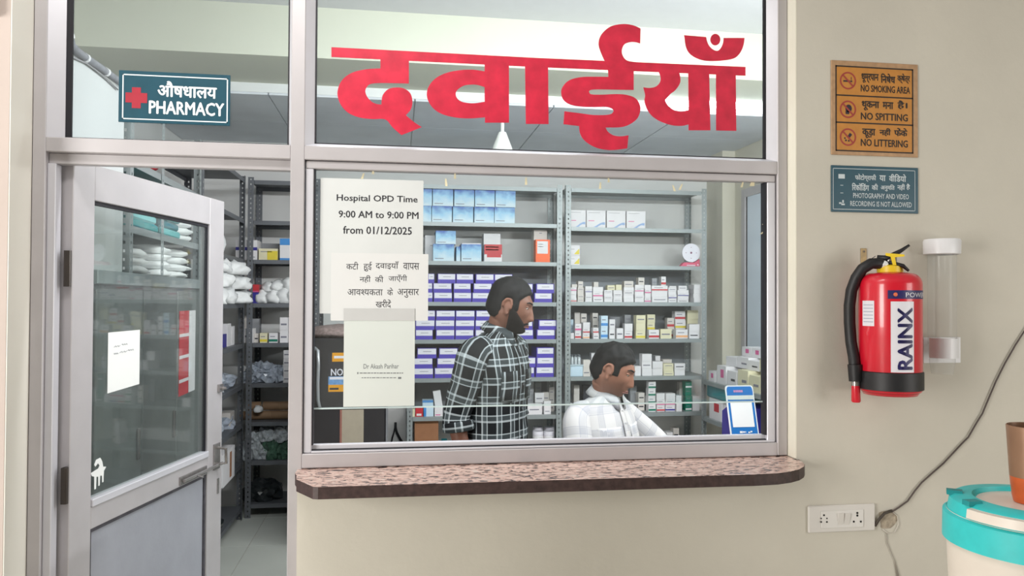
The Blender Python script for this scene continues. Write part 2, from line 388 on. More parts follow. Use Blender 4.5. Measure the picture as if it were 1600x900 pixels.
# sliding track: two bright lips with dark grooves
member('track', SX0 + 0.022, SX1 - 0.004, ZB1 + 0.001, ZB1 + 0.006, 0.004, 0.03, ALU2, w3, 0.001)
MB().box(SX0 + 0.022, SX1 - 0.004, 0.016, 0.024, ZB1 + 0.006, ZB1 + 0.009).build('track_groove', RUB, w3)
member('track', SX0 + 0.022, SX1 - 0.027, ZB1 + 0.008, ZB1 + 0.021, 0.024, 0.045, ALU2, w3, 0.001)
ZG = P(843, 632, YG).z
MB().box(SX0 + 0.022, SX1 - 0.027, YG, YG + 0.005, ZG, ZT0 - 0.024).build('pane', GLASS_L, w3)
MB().box(SX0 + 0.022, SX1 - 0.027, YG - 0.0005, YG + 0.0055, ZG - 0.004, ZG).build('pane_edge', GLASS_E, w3)
TAPE = M('yellowed_tape', (225, 215, 180), rough=0.5, var=0.05)
for (px, py, ln, lean) in [(567, 275, 9, .3), (583, 268, 8, 0), (697, 285, 12, -.1), (711, 275, 9, 0), (822, 283, 12, 0), (938, 290, 11, .05), (951, 281, 8, -.05), (1053, 294, 10, -.35), (1064, 292, 10, .45), (1160, 288, 10, .3), (1176, 286, 10, .25), (1194, 348, 7, .4), (1192, 363, 6, 1.2)]:
    c = P(px, py, YG - 0.002); h = ln / 540 / 2; wd_ = 0.0035 if px != 1176 else 0.008; d = Vector((lean * h, 0, h))
    MB().poly([c - d - Vector((wd_, 0, 0)), c - d + Vector((wd_, 0, 0)), c + d + Vector((wd_ * .6, 0, 0)), c + d - Vector((wd_ * .6, 0, 0))], ext=(0, 0.0012, 0)).build('tape_scrap', TAPE, w3)

# ------------------------------------------------------------------ painted red word on the upper pane
RED = M('red_glass_paint', (202, 40, 66), rough=0.35, var=0.16, scale=22, coat=0.2)
YP = YG - 0.0015
sg = thing('painted_sign', 'large red hand-painted Hindi word across the glass above the service window', 'sign', P(840, 140, YP))
def A(l): return [P(480 + x / 3.6, y / 3.6, YP) for x, y in l]
def B(l): return [P(840 + x / 3.4625, y / 3.4625, YP) for x, y in l]
def letter(pts, holes=(), sm=True, dy=0.0):
    pts = catmull(pts) if sm else pts; hs = [catmull(h) for h in holes]
    e = Vector((0, 0.0012, 0)); o = Vector((0, dy, 0))
    MB().poly([p + o for p in pts], [[p + o for p in h] for h in hs], ext=e).build('letter', RED, sg, recalc=True)
letter([P(517.8, 73.6, YP), P(840, 90.5, YP), P(1165, 104.5, YP), P(1165, 118.3, YP), P(840, 104.8, YP), P(517.8, 89, YP)], sm=False)
letter(A([(412, 325), (412, 385), (330, 390), (250, 410), (195, 452), (171, 510), (176, 560), (200, 605), (240, 640), (300, 662), (370, 670), (440, 672), (482, 718), (530, 760), (645, 715), (600, 686), (555, 648), (583, 615), (592, 570), (580, 525), (545, 498), (500, 492), (455, 502), (425, 535), (418, 575), (418, 588), (390, 585), (360, 570), (335, 540), (327, 512), (335, 490), (352, 474), (385, 468), (450, 467), (572, 470), (572, 335)]), dy=-0.0002)
letter(A([(998, 345), (998, 401), (930, 392), (860, 395), (790, 408), (730, 435), (690, 475), (673, 520), (680, 565), (710, 610), (760, 642), (830, 660), (910, 666), (1000, 660), (1000, 690), (1135, 690), (1135, 345)]),
       [A([(998, 490), (960, 478), (920, 476), (880, 482), (845, 505), (835, 530), (845, 555), (870, 572), (910, 580), (950, 580), (998, 572)])], dy=-0.0003)
letter(A([(1225, 355), (1355, 360), (1358, 698), (1230, 697)]), sm=False, dy=-0.0002)
letter(B([(380, 355), (383, 416), (300, 415), (230, 418), (170, 435), (135, 470), (128, 505), (140, 540), (175, 565), (230, 576), (300, 579), (370, 578), (402, 587), (412, 600), (400, 615), (370, 622), (300, 622), (230, 613), (145, 602), (140, 672), (225, 682), (228, 715), (245, 750), (280, 780), (330, 803), (400, 812), (485, 803), (492, 732), (450, 738), (410, 732), (380, 712), (368, 690), (450, 688), (500, 672), (540, 640), (556, 595), (550, 560), (530, 532), (490, 515), (430, 509), (350, 512), (290, 510), (277, 496), (290, 486), (350, 484), (520, 487), (520, 365)]), dy=-0.0003)
letter(B([(372, 345), (345, 290), (330, 240), (340, 195), (370, 160), (410, 138), (470, 130), (520, 138), (557, 155), (555, 235), (530, 228), (500, 228), (470, 240), (456, 270), (460, 300), (485, 328), (545, 338), (540, 360), (400, 362)]), dy=-0.0005)
letter(B([(650, 375), (665, 415), (662, 445), (640, 468), (605, 476), (572, 472), (582, 515), (578, 545), (592, 590), (620, 628), (665, 657), (725, 677), (780, 681), (817, 673), (817, 705), (935, 705), (928, 375), (815, 375), (817, 595), (780, 603), (740, 596), (708, 572), (690, 543), (715, 512), (745, 488), (768, 455), (773, 425), (762, 375)]), dy=-0.0002)
letter(B([(965, 375), (1072, 380), (1075, 708), (966, 706)]), sm=False, dy=-0.0004)
letter(B([(793, 190), (912, 200), (918, 225), (930, 250), (950, 268), (972, 275), (990, 262), (1003, 235), (1007, 205), (1120, 205), (1115, 240), (1100, 280), (1070, 312), (1020, 325), (950, 330), (890, 325), (835, 300), (805, 260)]))
letter(B([(962 + 27 * math.cos(k * PI / 10), 214 + 31 * math.sin(k * PI / 10)) for k in range(20)]))

# ------------------------------------------------------------------ granite ledge
def granite():
    m = bpy.data.materials.new('pink_granite'); m.use_nodes = True; nt = m.node_tree; bs = nt.nodes['Principled BSDF']; bs.inputs['Roughness'].default_value = 0.22
    tc = nt.nodes.new('ShaderNodeTexCoord'); mp = nt.nodes.new('ShaderNodeMapping'); mp.inputs['Scale'].default_value = (34, 80, 80)
    nt.links.new(tc.outputs['Object'], mp.inputs['Vector'])
    n = nt.nodes.new('ShaderNodeTexNoise'); n.inputs['Scale'].default_value = 1.0; n.inputs['Detail'].default_value = 3; n.inputs['Roughness'].default_value = 0.65; n.inputs['Distortion'].default_value = 0.9
    nt.links.new(mp.outputs[0], n.inputs['Vector'])
    r = nt.nodes.new('ShaderNodeValToRGB'); e = r.color_ramp.elements
    e[0].position = 0.41; e[0].color = (*srgb(44, 34, 36), 1); e[1].position = 0.46; e[1].color = (*srgb(206, 172, 160), 1)
    x = e.new(0.56); x.color = (*srgb(236, 200, 186), 1); y = e.new(0.68); y.color = (*srgb(214, 204, 196), 1)
    nt.links.new(n.outputs['Fac'], r.inputs['Fac']); nt.links.new(r.outputs['Color'], bs.inputs['Base Color']); return m
GR = granite(); GRE = M('granite_sawn_edge', (62, 46, 44), rough=0.5, var=0.35, scale=70)
zt = ZB0 - 0.002; th = 0.032
def tp(px, py): p = PZ(px, py, zt); return (p.x, min(p.y, -0.051))
top = [(XM1 - 0.012, 0.0), (XM1 - 0.012, -0.051)] + [tp(*q) for q in [(463.5, 743), (463, 749), (489, 760.5), (497, 761), (1130, 742.6), (1178, 741.4), (1215, 739.4), (1236, 736.6), (1249, 733.2), (1256, 729.0), (1257.5, 725.5), (1253, 721.5)]]
top += [(tp(1253, 721.5)[0] + 0.01, -0.051), (XR1 - 0.004, -0.051), (XR1 - 0.004, 0.0)]
top += [(XR1 - 0.004, 0.30), (XM1, 0.30)]
mb = MB(); V = [Vector((x, y, zt)) for x, y in top]; n = len(V)
tr = tessellate_polygon([V]); mb.add(V, [tuple(t) for t in tr], 0); lo = [v - Vector((0, 0, th)) for v in V]
mb.add(lo, [tuple(t)[::-1] for t in tr], 1); mb.add(V + lo, [(k, (k + 1) % n, n + (k + 1) % n, n + k) for k in range(n)], 1)
sill = mb.build('counter_ledge', [GR, GRE], recalc=True)
tag(sill, 'pink and black speckled granite counter ledge under the service window', 'counter ledge')
# ------------------------------------------------------------------ open door leaf (door_1)
TH = math.radians(13.0); HX, HY = P(112, 500, 0.05).x, 0.05
dr = struct_empty('door_1', (HX, HY, 0)); dr.rotation_euler = (0, 0, PI / 2 - TH)
LD, ZD = 0.935, 1.857
def leaf(name, u0, u1, z0, z1, m=ALU, v0=0.0, v1=0.04, ch=0.002):
    return MB().box(u0, u1, v0, v1, z0, z1, ch=ch).build(name, m, dr, local=True)
leaf('stile', 0, 0.098, 0.012, ZD); leaf('stile', 0.815, LD, 0.012, ZD)
leaf('top_rail', 0.098, 0.815, 1.753, ZD); leaf('middle_rail', 0.098, 0.815, 0.797, 0.862); leaf('bottom_rail', 0.098, 0.815, 0.012, 0.10)
leaf('glazing_bead', 0.098, 0.815, 0.862, 0.884, ALU2, -0.006, 0.03)
for a in ((0.098, 0.106, 0.884, 1.753), (0.807, 0.815, 0.884, 1.753), (0.106, 0.807, 1.742, 1.753)):
    leaf('gasket', *a, m=RUB, v0=0.008, v1=0.02, ch=0)
leaf('pane', 0.1, 0.813, 0.87, 1.75, GLASS_D, 0.012, 0.017, 0)
leaf('lower_panel', 0.110, 0.803, 0.10, 0.785, M('door_panel_grey', (152, 154, 162), rough=0.5, var=0.08, scale=6, bump=0.05), 0.012, 0.024, 0)
for a in ((0.098, 0.110, 0.10, 0.797), (0.803, 0.815, 0.10, 0.797), (0.110, 0.803, 0.785, 0.797)):
    leaf('panel_gasket', *a, m=M('dusty_gasket', (70, 68, 74), rough=0.7, var=0.3, scale=40), v0=0.006, v1=0.02, ch=0)
# tower bolt, latch bow and edge lock
CHR = M('worn_chrome', (170, 166, 164), rough=0.25, metal=0.8, var=0.12, scale=40)
mb = MB(); mb.box(0.60, 0.80, -0.006, 0.0, 0.803, 0.832, 0).tube([(0.61, -0.014, 0.818), (0.91, -0.014, 0.818)], 0.006, 10)
mb.tube([(0.70, -0.014, 0.818), (0.70, -0.04, 0.812)], 0.004, 8); mb.build('tower_bolt', CHR, dr, local=True, smooth='auto')
mb = MB().tube([(0.885, -0.002, 0.885), (0.885, -0.04, 0.88), (0.885, -0.042, 0.825), (0.885, -0.002, 0.82)], 0.006, 8)
mb.box(0.86, 0.91, -0.006, 0, 0.80, 0.90); mb.build('door_handle', CHR, dr, local=True, smooth='auto')
mb = MB().box(0.89, 0.925, -0.01, 0, 1.10, 1.13).tube([(0.905, -0.01, 1.115), (0.905, -0.03, 1.115)], 0.006, 8)
mb.build('latch', CHR, dr, local=True)
mb = MB().box(0.895, 0.91, -0.003, 0, 0.70, 0.76).tube([(0.902, -0.004, 0.735), (0.902, 0.0, 0.735)], 0.004, 8); mb.build('lock_plate', CHR, dr, local=True)
for z in (1.55, 0.95, 0.3):
    MB().tube([(-0.012, 0.004, z - 0.05), (-0.012, 0.004, z + 0.05)], 0.008, 10).box(-0.02, 0.0, 0.006, 0.012, z - 0.05, z + 0.05).build('hinge', M('hinge_dark', (72, 66, 62), rough=0.4, metal=0.5, var=0.1), dr, local=True)

# notice and sticker on the door pane (they lie against the glass, turned like the leaf)
def on_leaf(u, v, z):
    c, s = math.cos(PI / 2 - TH), math.sin(PI / 2 - TH); return Vector((HX + c * u - s * v, HY + s * u + c * v, z))
nt_ = thing('notice', 'small white handwritten paper notice on the open door glass', 'notice', on_leaf(0.187, 0.011, 1.18), PI / 2 - TH)
MB().poly([(0, 0, 0.0), (0.172, 0, 0.010), (0.172, 0, 0.186), (0, 0, 0.184)], ext=(0, -0.0006, 0)).build('sheet', PAPER, nt_, local=True)
mb = MB()
for k, (x0, x1, z) in enumerate([(0.03, 0.062, 0.140), (0.07, 0.10, 0.144), (0.03, 0.052, 0.118), (0.06, 0.10, 0.121), (0.105, 0.135, 0.124)]):
    mb.tube([(x0 + (x1 - x0) * i / 8, -0.0012, z + 0.0022 * ((i * 37 + k) % 3 - 1)) for i in range(9)], 0.0007, 4)
mb.build('handwriting', M('pen_grey', (120, 122, 130), rough=0.7, var=0), nt_, local=True)
stk = thing('window_sticker', 'white dripping paint mark in the lower corner of the door glass', 'sticker', on_leaf(0.11, 0.0105, 0.905), PI / 2 - TH)
pts = [(0.018, 0, 0.0), (0.026, 0, 0.0), (0.028, 0, 0.035), (0.036, 0, 0.034), (0.037, 0, 0.006), (0.044, 0, 0.006), (0.046, 0, 0.034), (0.054, 0, 0.033), (0.056, 0, 0.012), (0.062, 0, 0.012), (0.064, 0, 0.045), (0.075, 0, 0.055), (0.06, 0, 0.058), (0.055, 0, 0.075), (0.045, 0, 0.088), (0.025, 0, 0.086), (0.016, 0, 0.073), (0.022, 0, 0.066), (0.034, 0, 0.074), (0.042, 0, 0.066), (0.036, 0, 0.058), (0.0, 0, 0.052), (0.006, 0, 0.042), (0.017, 0, 0.038)]
MB().poly(pts, ext=(0, -0.0006, 0)).build('paint_mark', PAPER, stk, local=True)

# ------------------------------------------------------------------ paper notices on the service pane
def sheet(par, x0, y0, x1, y1, Y, m=PAPER):
    xa, xb, za, zb = rect(x0, y0, x1, y1, Y); return MB().box(xa, xb, Y, Y + 0.0006, za, zb).build('sheet', m, par)
YA, YB_, YC_ = YG - 0.0012, YG - 0.0024, YG - 0.0036
PAPER2 = M('paper_worn', (206, 209, 208), rough=0.7, var=0.03, scale=8)
PAPER3 = M('paper_greenish', (208, 214, 209), rough=0.6, var=0.02, scale=5)
n1 = thing('notice', 'white paper notice with bold hospital opening time, topmost on the glass', 'notice', P(580, 340, YA))
sheet(n1, 500, 280, 661, 490, YA, PAPER2)
mb = Lines()
px_text(mb, 'Hospital OPD Time', 526, 305, 652.5, 318, YA - 0.0004, 0, 0.016)
px_text(mb, '9:00 AM to 9:00 PM', 529, 330, 654, 341, YA - 0.0004, 0, 0.016)
px_text(mb, 'from 01/12/2025', 536, 354, 643.5, 366, YA - 0.0004, 0, 0.016)
mb.build('lettering', INK, n1)
n2 = thing('notice', 'white paper notice with four lines of Hindi, middle of the three on the glass', 'notice', P(593, 445, YB_))
sheet(n2, 517, 396, 669, 501, YB_, M('paper_grey', (214, 215, 214), rough=0.7, var=0.02, scale=8))
mb = Lines(); T = YB_ - 0.0004
px_text(mb, 'कटी', 541, 409, 560, 421, T); px_text(mb, 'हुई', 568, 409, 581, 424, T); px_text(mb, 'दवाइयाँ', 587, 408, 623, 421, T); px_text(mb, 'वापस', 630, 411, 655, 421.5, T)
px_text(mb, 'नहीं', 562, 430, 579, 442, T); px_text(mb, 'की', 586, 430, 599, 441, T); px_text(mb, 'जाएँगी', 607, 429, 636, 441, T)
px_text(mb, ['आव', ('श', 0.6), 'यकता'], 543, 452, 598, 461.5, T); px_text(mb, 'के', 605, 449.5, 614, 461.5, T); px_text(mb, 'अनुसार', 621, 451.5, 654.5, 465, T)
px_text(mb, 'खरीदें', 587, 468, 611, 481, T)
mb.build('lettering', INK, n2)
n3 = thing('notice', 'pale notice sheet with a name and two faint lines, lowest on the glass', 'notice', P(592, 565, YC_))
sheet(n3, 537, 482, 648, 635, YC_, PAPER3)
mb = MB(); px_text(mb, 'Dr Akash Parihar', 568, 568.5, 623, 576, YC_ - 0.0004, 0)
x = 562.0
while x < 631:
    w = 2 + (x * 7.3 % 4); px_quad(mb, x, 582.2, x + w, 583.6, YC_ - 0.0004); x += w + 1.0
x = 565.0
while x < 620:
    w = 2 + (x * 5.7 % 4); px_quad(mb, x, 589.6, x + w, 590.8, YC_ - 0.0004); x += w + 1.2
px_quad(mb, 558, 581.5, 560, 584.5, YC_ - 0.0004); px_quad(mb, 622, 589, 627, 592, YC_ - 0.0004)
mb.build('lettering', M('print_grey', (116, 120, 122), rough=0.7, var=0), n3)['kind'] = 'stuff'
MB().box(*rect(537, 482, 648, 501, YC_)[:2], YC_ - 0.0009, YC_ - 0.0004, *rect(537, 482, 648, 501, YC_)[2:]).build('tape_strip', M('clear_tape_grey', (196, 197, 196), rough=0.3, var=0.02), n3)

# ------------------------------------------------------------------ signs
def board(name, label, x0, y0, x1, y1, Y, m, th=0.004):
    xa, xb, za, zb = rect(x0, y0, x1, y1, Y); t = thing(name, label, 'sign', ((xa + xb) / 2, Y, za))
    MB().box(xa, xb, Y - th, Y, za, zb, ch=0.0008).build('board', m, t); return t
def frame_lines(mb, x0, y0, x1, y1, t, Y, mi=0):
    xa, xb, za, zb = rect(x0, y0, x1, y1, Y); q = t / 520
    for a in ((xa, xb, za, za + q), (xa, xb, zb - q, zb), (xa, xa + q, za, zb), (xb - q, xb, za, zb)):
        mb.add([(a[0], Y, a[2]), (a[1], Y, a[2]), (a[1], Y, a[3]), (a[0], Y, a[3])], [(0, 1, 2, 3)], mi)
TEAL = M('teal_sign', (14, 70, 86), rough=0.4, var=0.07, scale=30)
YS = YG - 0.002
ph = board('pharmacy_sign', 'teal pharmacy sign with red cross on the glass above the door', 186, 114, 360, 194, YS, M('teal_sign_dark', (14, 68, 84), rough=0.4, var=0.07, scale=30))
mb = Lines(); T = YS - 0.0045
frame_lines(mb, 191, 119, 356, 189, 1.6, T)
px_text(mb, 'औषधालय', 246, 128, 339, 153, T, 0, 0.03); px_text(mb, 'PHARMACY', 232.5, 159, 350.5, 180, T, 0, 0.03)
mb.build('lettering', M('sign_white', (224, 230, 232), rough=0.5, var=0), ph)
mb = MB(); px_quad(mb, 206, 136.5, 220, 169, T); px_quad(mb, 196, 145, 230, 160.5, T - 0.0002)
mb.build('red_cross', M('sign_red', (158, 28, 48), rough=0.5, var=0.1), ph)

YW = -0.05
BRASS = M('brass_board_edge', (176, 140, 104), rough=0.5, metal=0.1, var=0.12, scale=60)
OCH = M('ochre_panel', (190, 128, 52), rough=0.5, var=0.08, scale=40)
s1 = board('prohibition_sign', 'square ochre sign forbidding smoking, spitting and littering', 1298, 98, 1433, 244, YW, BRASS)
T0 = YW - 0.0043
mb = MB(); px_quad(mb, 1305.5, 105, 1427, 238, T0); mb.build('ochre_panel', OCH, s1)
T = YW - 0.0047; mb = Lines()
frame_lines(mb, 1305.5, 105, 1427, 238, 2.2, T); px_quad(mb, 1306, 150.0, 1427, 152.2, T); px_quad(mb, 1306, 192.2, 1427, 194.4, T)
px_text(mb, 'धूम्रपान', 1346, 115, 1373, 130, T, 0, 0.04)
px_text(mb, 'िनषेध', 1376, 115, 1399, 130, T, 0, 0.04); px_text(mb, 'क्षेत्र', 1402, 115, 1422, 131, T, 0, 0.04)
px_text(mb, 'NO SMOKING AREA', 1345, 134, 1422, 145, T, 0, 0.03)
px_text(mb, 'थूकना', 1346.5, 158, 1374, 173, T, 0, 0.04); px_text(mb, 'मना', 1379, 159.5, 1396, 170.5, T, 0, 0.04); px_text(mb, 'है।', 1402, 157, 1418, 171, T, 0, 0.04)
px_text(mb, 'NO SPITTING', 1345, 177, 1418.6, 188.5, T, 0, 0.03)
px_text(mb, 'कूड़ा', 1347, 201, 1368, 216, T, 0, 0.04); px_text(mb, 'नहीं', 1374, 200, 1392, 213, T, 0, 0.04); px_text(mb, 'फेंके', 1397, 200, 1418, 213, T, 0, 0.04)
px_text(mb, 'NO LITTERING', 1345, 218, 1418.6, 229.5, T, 0, 0.03)
mb.build('lettering', M('sign_brown_black', (44, 34, 26), rough=0.6, var=0), s1)
def ring(mb, c, r0, r1, Y, mi=0, n=28):
    V = []
    for k in range(n):
        a = 2 * PI * k / n; V += [(c.x + r0 * math.cos(a), Y, c.z + r0 * math.sin(a)), (c.x + r1 * math.cos(a), Y, c.z + r1 * math.sin(a))]
    mb.add(V, [(2 * k, 2 * ((k + 1) % n), 2 * ((k + 1) % n) + 1, 2 * k + 1) for k in range(n)], mi)
REDP = M('pictogram_red', (158, 60, 52), rough=0.6, var=0); DKP = M('pictogram_dark', (46, 36, 48), rough=0.6, var=0)
for k, (px, py) in enumerate([(1325, 126), (1325, 170.8), (1325, 214.2)]):
    c = P(px, py, T); mb = MB(); ring(mb, c, 0.0225, 0.0275, T)
    s = 0.018; d = Vector((0.0018, 0, 0.0018))
    mb.add([c + Vector((-s, -0.0004, s)) - d, c + Vector((s, -0.0004, -s)) - d, c + Vector((s, -0.0004, -s)) + d, c + Vector((-s, -0.0004, s)) + d], [(0, 1, 2, 3)])
    mb2 = MB(); y = -0.0002
    def q(x0, x1, z0, z1): mb2.add([c + Vector((x0, y, z0)), c + Vector((x1, y, z0)), c + Vector((x1, y, z1)), c + Vector((x0, y, z1))], [(0, 1, 2, 3)])
    if k == 0: q(-0.016, 0.006, -0.004, 0.001); q(0.008, 0.014, -0.004, 0.001); q(0.010, 0.012, 0.003, 0.012)
    if k == 1:
        mb2.poly([c + Vector((0.011 * math.cos(t * PI / 8) + 0.002, y, 0.012 * math.sin(t * PI / 8) + 0.003)) for t in range(16)]); q(-0.008, 0.004, -0.015, -0.004)
    if k == 2:
        mb2.poly([c + Vector(p) for p in ((0.006, y, 0.014), (0.014, y, 0.008), (0.004, y, -0.004), (-0.002, y, 0.002))]); q(-0.010, -0.004, -0.013, -0.008); q(0.0, 0.005, -0.014, -0.009); q(-0.013, -0.008, -0.006, -0.001)
    mb.build('prohibition_ring', REDP, s1); mb2.build('pictogram', DKP, s1)
s2 = board('photography_sign', 'small dark teal sign forbidding photography, below the ochre sign', 1298, 260.5, 1433.5, 332.5, YW, TEAL)
T = YW - 0.0046; mb = Lines(); frame_lines(mb, 1301.5, 264.5, 1430, 328.5, 0.9, T)
px_text(mb, 'फोटोग्राफी', 1336, 272, 1369, 284, T, 0, 0.03); px_text(mb, 'या', 1374, 274, 1384, 283, T, 0, 0.03); px_text(mb, 'वीिडयो', 1389, 272, 1416, 284, T, 0, 0.03)
px_text(mb, 'िरकॉिडंग', 1331, 286, 1358, 298, T, 0, 0.03); px_text(mb, 'की', 1362, 287, 1372, 297, T, 0, 0.03); px_text(mb, 'अनुमित', 1376, 288, 1398, 299, T, 0, 0.03); px_text(mb, 'नहीं', 1402, 287, 1414, 298, T, 0, 0.03); px_text(mb, 'है', 1416, 287, 1422, 297, T, 0, 0.03)
px_text(mb, 'PHOTOGRAPHY AND VIDEO', 1333, 302.5, 1420, 310.5, T, 0, 0.016); px_text(mb, 'RECORDING IS NOT ALLOWED', 1328.5, 315, 1424.5, 323, T, 0, 0.016)
px_quad(mb, 1310, 272, 1320, 279, T); px_quad(mb, 1313, 289, 1317.6, 289.9, T); px_quad(mb, 1313, 301, 1317.6, 301.9, T)
px_quad(mb, 1311, 316, 1315, 318.5, T); px_quad(mb, 1316, 312.5, 1318.5, 317, T); px_quad(mb, 1314.5, 318, 1320, 320.5, T)
mb.build('lettering', M('sign_offwhite', (196, 206, 210), rough=0.5, var=0), s2)

# ------------------------------------------------------------------ fire extinguisher on its wall hook
R0 = 0.087; cx = P(1391, 520, -0.15).x; cy = YW - 0.012 - R0
fe = thing('fire_extinguisher', 'red dry powder fire extinguisher hanging on the wall right of the window', 'fire extinguisher', (cx, cy, P(1391, 616, cy).z))
def zf(py): return P(1391, py, cy).z
c0 = Vector((cx, cy, 0)); zt_, zb_ = zf(430), zf(614)
EXR = M('extinguisher_red', (206, 22, 44), rough=0.28, var=0.06, scale=10, coat=0.4)
BLK = M('black_rubber', (26, 25, 28), rough=0.5, var=0.1, scale=40); YEL = M('yellow_plastic', (228, 196, 40), rough=0.4, var=0.04)
prof = [(0, zb_ + 0.004), (0.07, zb_ + 0.002), (R0 - 0.004, zb_ + 0.006), (R0, zb_ + 0.012)]
prof += [(R0, zt_ - 0.028)] + [(R0 * (0.62 + 0.38 * math.cos(a)), zt_ - 0.028 + 0.034 * math.sin(a)) for a in [k * PI / 12 for k in range(1, 7)]] + [(0.026, zt_ + 0.010), (0.022, zt_ + 0.018)]
MB().lathe(prof, c0, 48).build('cylinder', EXR, fe, smooth=True)
zk = zf(580)
MB().lathe([(R0 - 0.001, zb_ + 0.012), (R0 + 0.0035, zb_ + 0.014), (R0 + 0.0035, zk), (R0 - 0.001, zk + 0.003)], c0, 48).build('base_band', BLK, fe, smooth='auto')
MB().lathe([(0.055, zb_ + 0.003), (0.06, zb_ - 0.004), (0.074, zb_ - 0.004), (0.079, zb_ + 0.004)], c0, 40).build('foot_ring', EXR, fe, smooth=True)
MB().lathe([(0.024, zt_ + 0.004), (0.036, zt_ + 0.006), (0.036, zt_ + 0.026), (0.03, zt_ + 0.03), (0.02, zt_ + 0.03)], c0, 28).build('safety_collar', YEL, fe, smooth='auto')
MB().lathe([(0.019, zt_ + 0.028), (0.019, zt_ + 0.055), (0.012, zt_ + 0.062), (0, zt_ + 0.064)], c0, 20).build('valve', M('valve_brass', (150, 142, 136), rough=0.3, metal=0.8, var=0.05), fe, smooth='auto')
va = math.atan2(CAM.y - cy, CAM.x - cx)                          # azimuth of the viewer side: decals are counted from it
rg = Vector((-math.sin(va), math.cos(va), 0)); tw = Vector((math.cos(va), math.sin(va), 0))  # rg points to the viewer's right
def fx(dx, dz, dt=0.0): return Vector((cx, cy, 0)) + rg * (dx / 519.0) + tw * dt + Vector((0, 0, zf(dz)))
mb = MB().tube([fx(-18, 402, .01), fx(-4, 404, .01), fx(6, 398, .01), fx(16, 392, .01), fx(27, 384, .01)], [0.010, 0.013, 0.011, 0.008, 0.005], 8, flat=0.7)
mb.build('carry_handle', BLK, fe, smooth=True)
mb = MB().tube([fx(-2, 410, .02), fx(8, 413, .02), fx(18, 416, .02), fx(26, 424, .02)], [0.008, 0.010, 0.010, 0.006], 8, flat=0.6)
mb.build('squeeze_lever', BLK, fe, smooth=True)
mb = MB()
mb.poly([fx(-6, 396, .03), fx(20, 399, .03), fx(20, 402, .03), fx(7, 403, .03), fx(9, 415, .03), fx(4, 415, .03), fx(1, 402, .03), fx(-6, 400, .03)], ext=tw * 0.002)
mb.build('safety_tag', YEL, fe)
mb = MB().lathe([(0.0, 0.0), (0.012, 0.0), (0.012, 0.008), (0.0, 0.016)], fx(-8, 414, 0.02), 16, axis=tw.to_track_quat('Z', 'Y').to_matrix()); mb.build('pressure_gauge', M('gauge_white', (220, 222, 220), rough=0.2, var=0), fe)
mb = MB().tube([fx(-20, 400, .01), fx(-26, 404, .01), fx(-24, 410, .01)], 0.0015, 6); mb.build('pin_ring', CHR, fe)
hose = [(-2, 414, .0), (-14, 412, .02), (-26, 412, .03), (-38, 420, .035), (-47, 434, .035), (-54, 454, .03), (-57, 478, .025), (-57, 505, .02), (-55, 535, .02), (-51, 558, .03), (-49, 576, .04)]
hp = [fx(*h) for h in hose]
hp = [v for i in range(len(hp) - 1) for v in (hp[i], (hp[i] + hp[i + 1]) / 2)] + [hp[-1]]
MB().tube(hp, 0.0165, 14).build('hose', BLK, fe, smooth=True)
MB().tube([fx(-49, 570, .042), fx(-48, 596, .042)], [0.021, 0.019], 14).build('nozzle_grip', BLK, fe, smooth='auto')
MB().tube([fx(-48, 596, .042), fx(-48, 603, .042)], [0.012, 0.012], 12).build('nozzle_ferrule', CHR, fe, smooth='auto')
MB().tube([fx(-48, 603, .042), fx(-47.5, 627, .042), fx(-47.5, 629, .042)], [0.012, 0.0135, 0.011], 12).build('nozzle_tip', EXR, fe, smooth='auto')
def decal(name, dx0, dx1, y0, y1, m, r=R0 + 0.0006, n=10):
    a0, a1 = math.asin(max(-1, min(1, dx0 / 45.5))), math.asin(max(-1, min(1, dx1 / 45.5))); V = []
    for k in range(n + 1):
        a = va + a0 + (a1 - a0) * k / n
        V += [Vector((cx + r * math.cos(a), cy + r * math.sin(a), zf(y1))), Vector((cx + r * math.cos(a), cy + r * math.sin(a), zf(y0)))]
    return MB().add(V, [(2 * k, 2 * k + 2, 2 * k + 3, 2 * k + 1) for k in range(n)]).build(name, m, fe, smooth=True)
def bent_text(name, body, dx0, dx1, y0, y1, m, vertical=False, bold=0.0, r=R0 + 0.0014):
    v, f = glyphs(body, bold); bm = bmesh.new(); vs = [bm.verts.new((a, b, 0)) for a, b in v]
    for t in f:
        try: bm.faces.new([vs[k] for k in t])
        except ValueError: pass
    b0 = [min(p[k] for p in v) for k in (0, 1)]; b1 = [max(p[k] for p in v) for k in (0, 1)]
    ax = 1 if vertical else 0
    for k in range(1, 8):
        co = [0, 0, 0]; co[ax] = b0[ax] + (b1[ax] - b0[ax]) * k / 8; no = [0, 0, 0]; no[ax] = 1
        bmesh.ops.bisect_plane(bm, geom=bm.verts[:] + bm.edges[:] + bm.faces[:], plane_co=co, plane_no=no)
    bm.verts.index_update(); a0, a1 = math.asin(dx0 / 45.5), math.asin(dx1 / 45.5); W = []
    for q in bm.verts:
        s = (q.co.x - b0[0]) / (b1[0] - b0[0]); t = (q.co.y - b0[1]) / (b1[1] - b0[1])
        if vertical: ang, z = va + a1 + (a0 - a1) * t, zf(y1) + (zf(y0) - zf(y1)) * s
        else: ang, z = va + a0 + (a1 - a0) * s, zf(y1) + (zf(y0) - zf(y1)) * t
        W.append(Vector((cx + r * math.cos(ang), cy + r * math.sin(ang), z)))
    F = [tuple(q.index for q in t.verts) for t in bm.faces]; bm.free(); return MB().add(W, F).build(name, m, fe)
NAVY = M('label_navy', (40, 36, 92), rough=0.4, var=0.05); LBW = M('label_white', (222, 220, 226), rough=0.4, var=0.02)
decal('maker_label', 1, 32, 471, 578, LBW); bent_text('maker_lettering', 'RAINX', 10, 30, 480, 574, NAVY, True, 0.035)
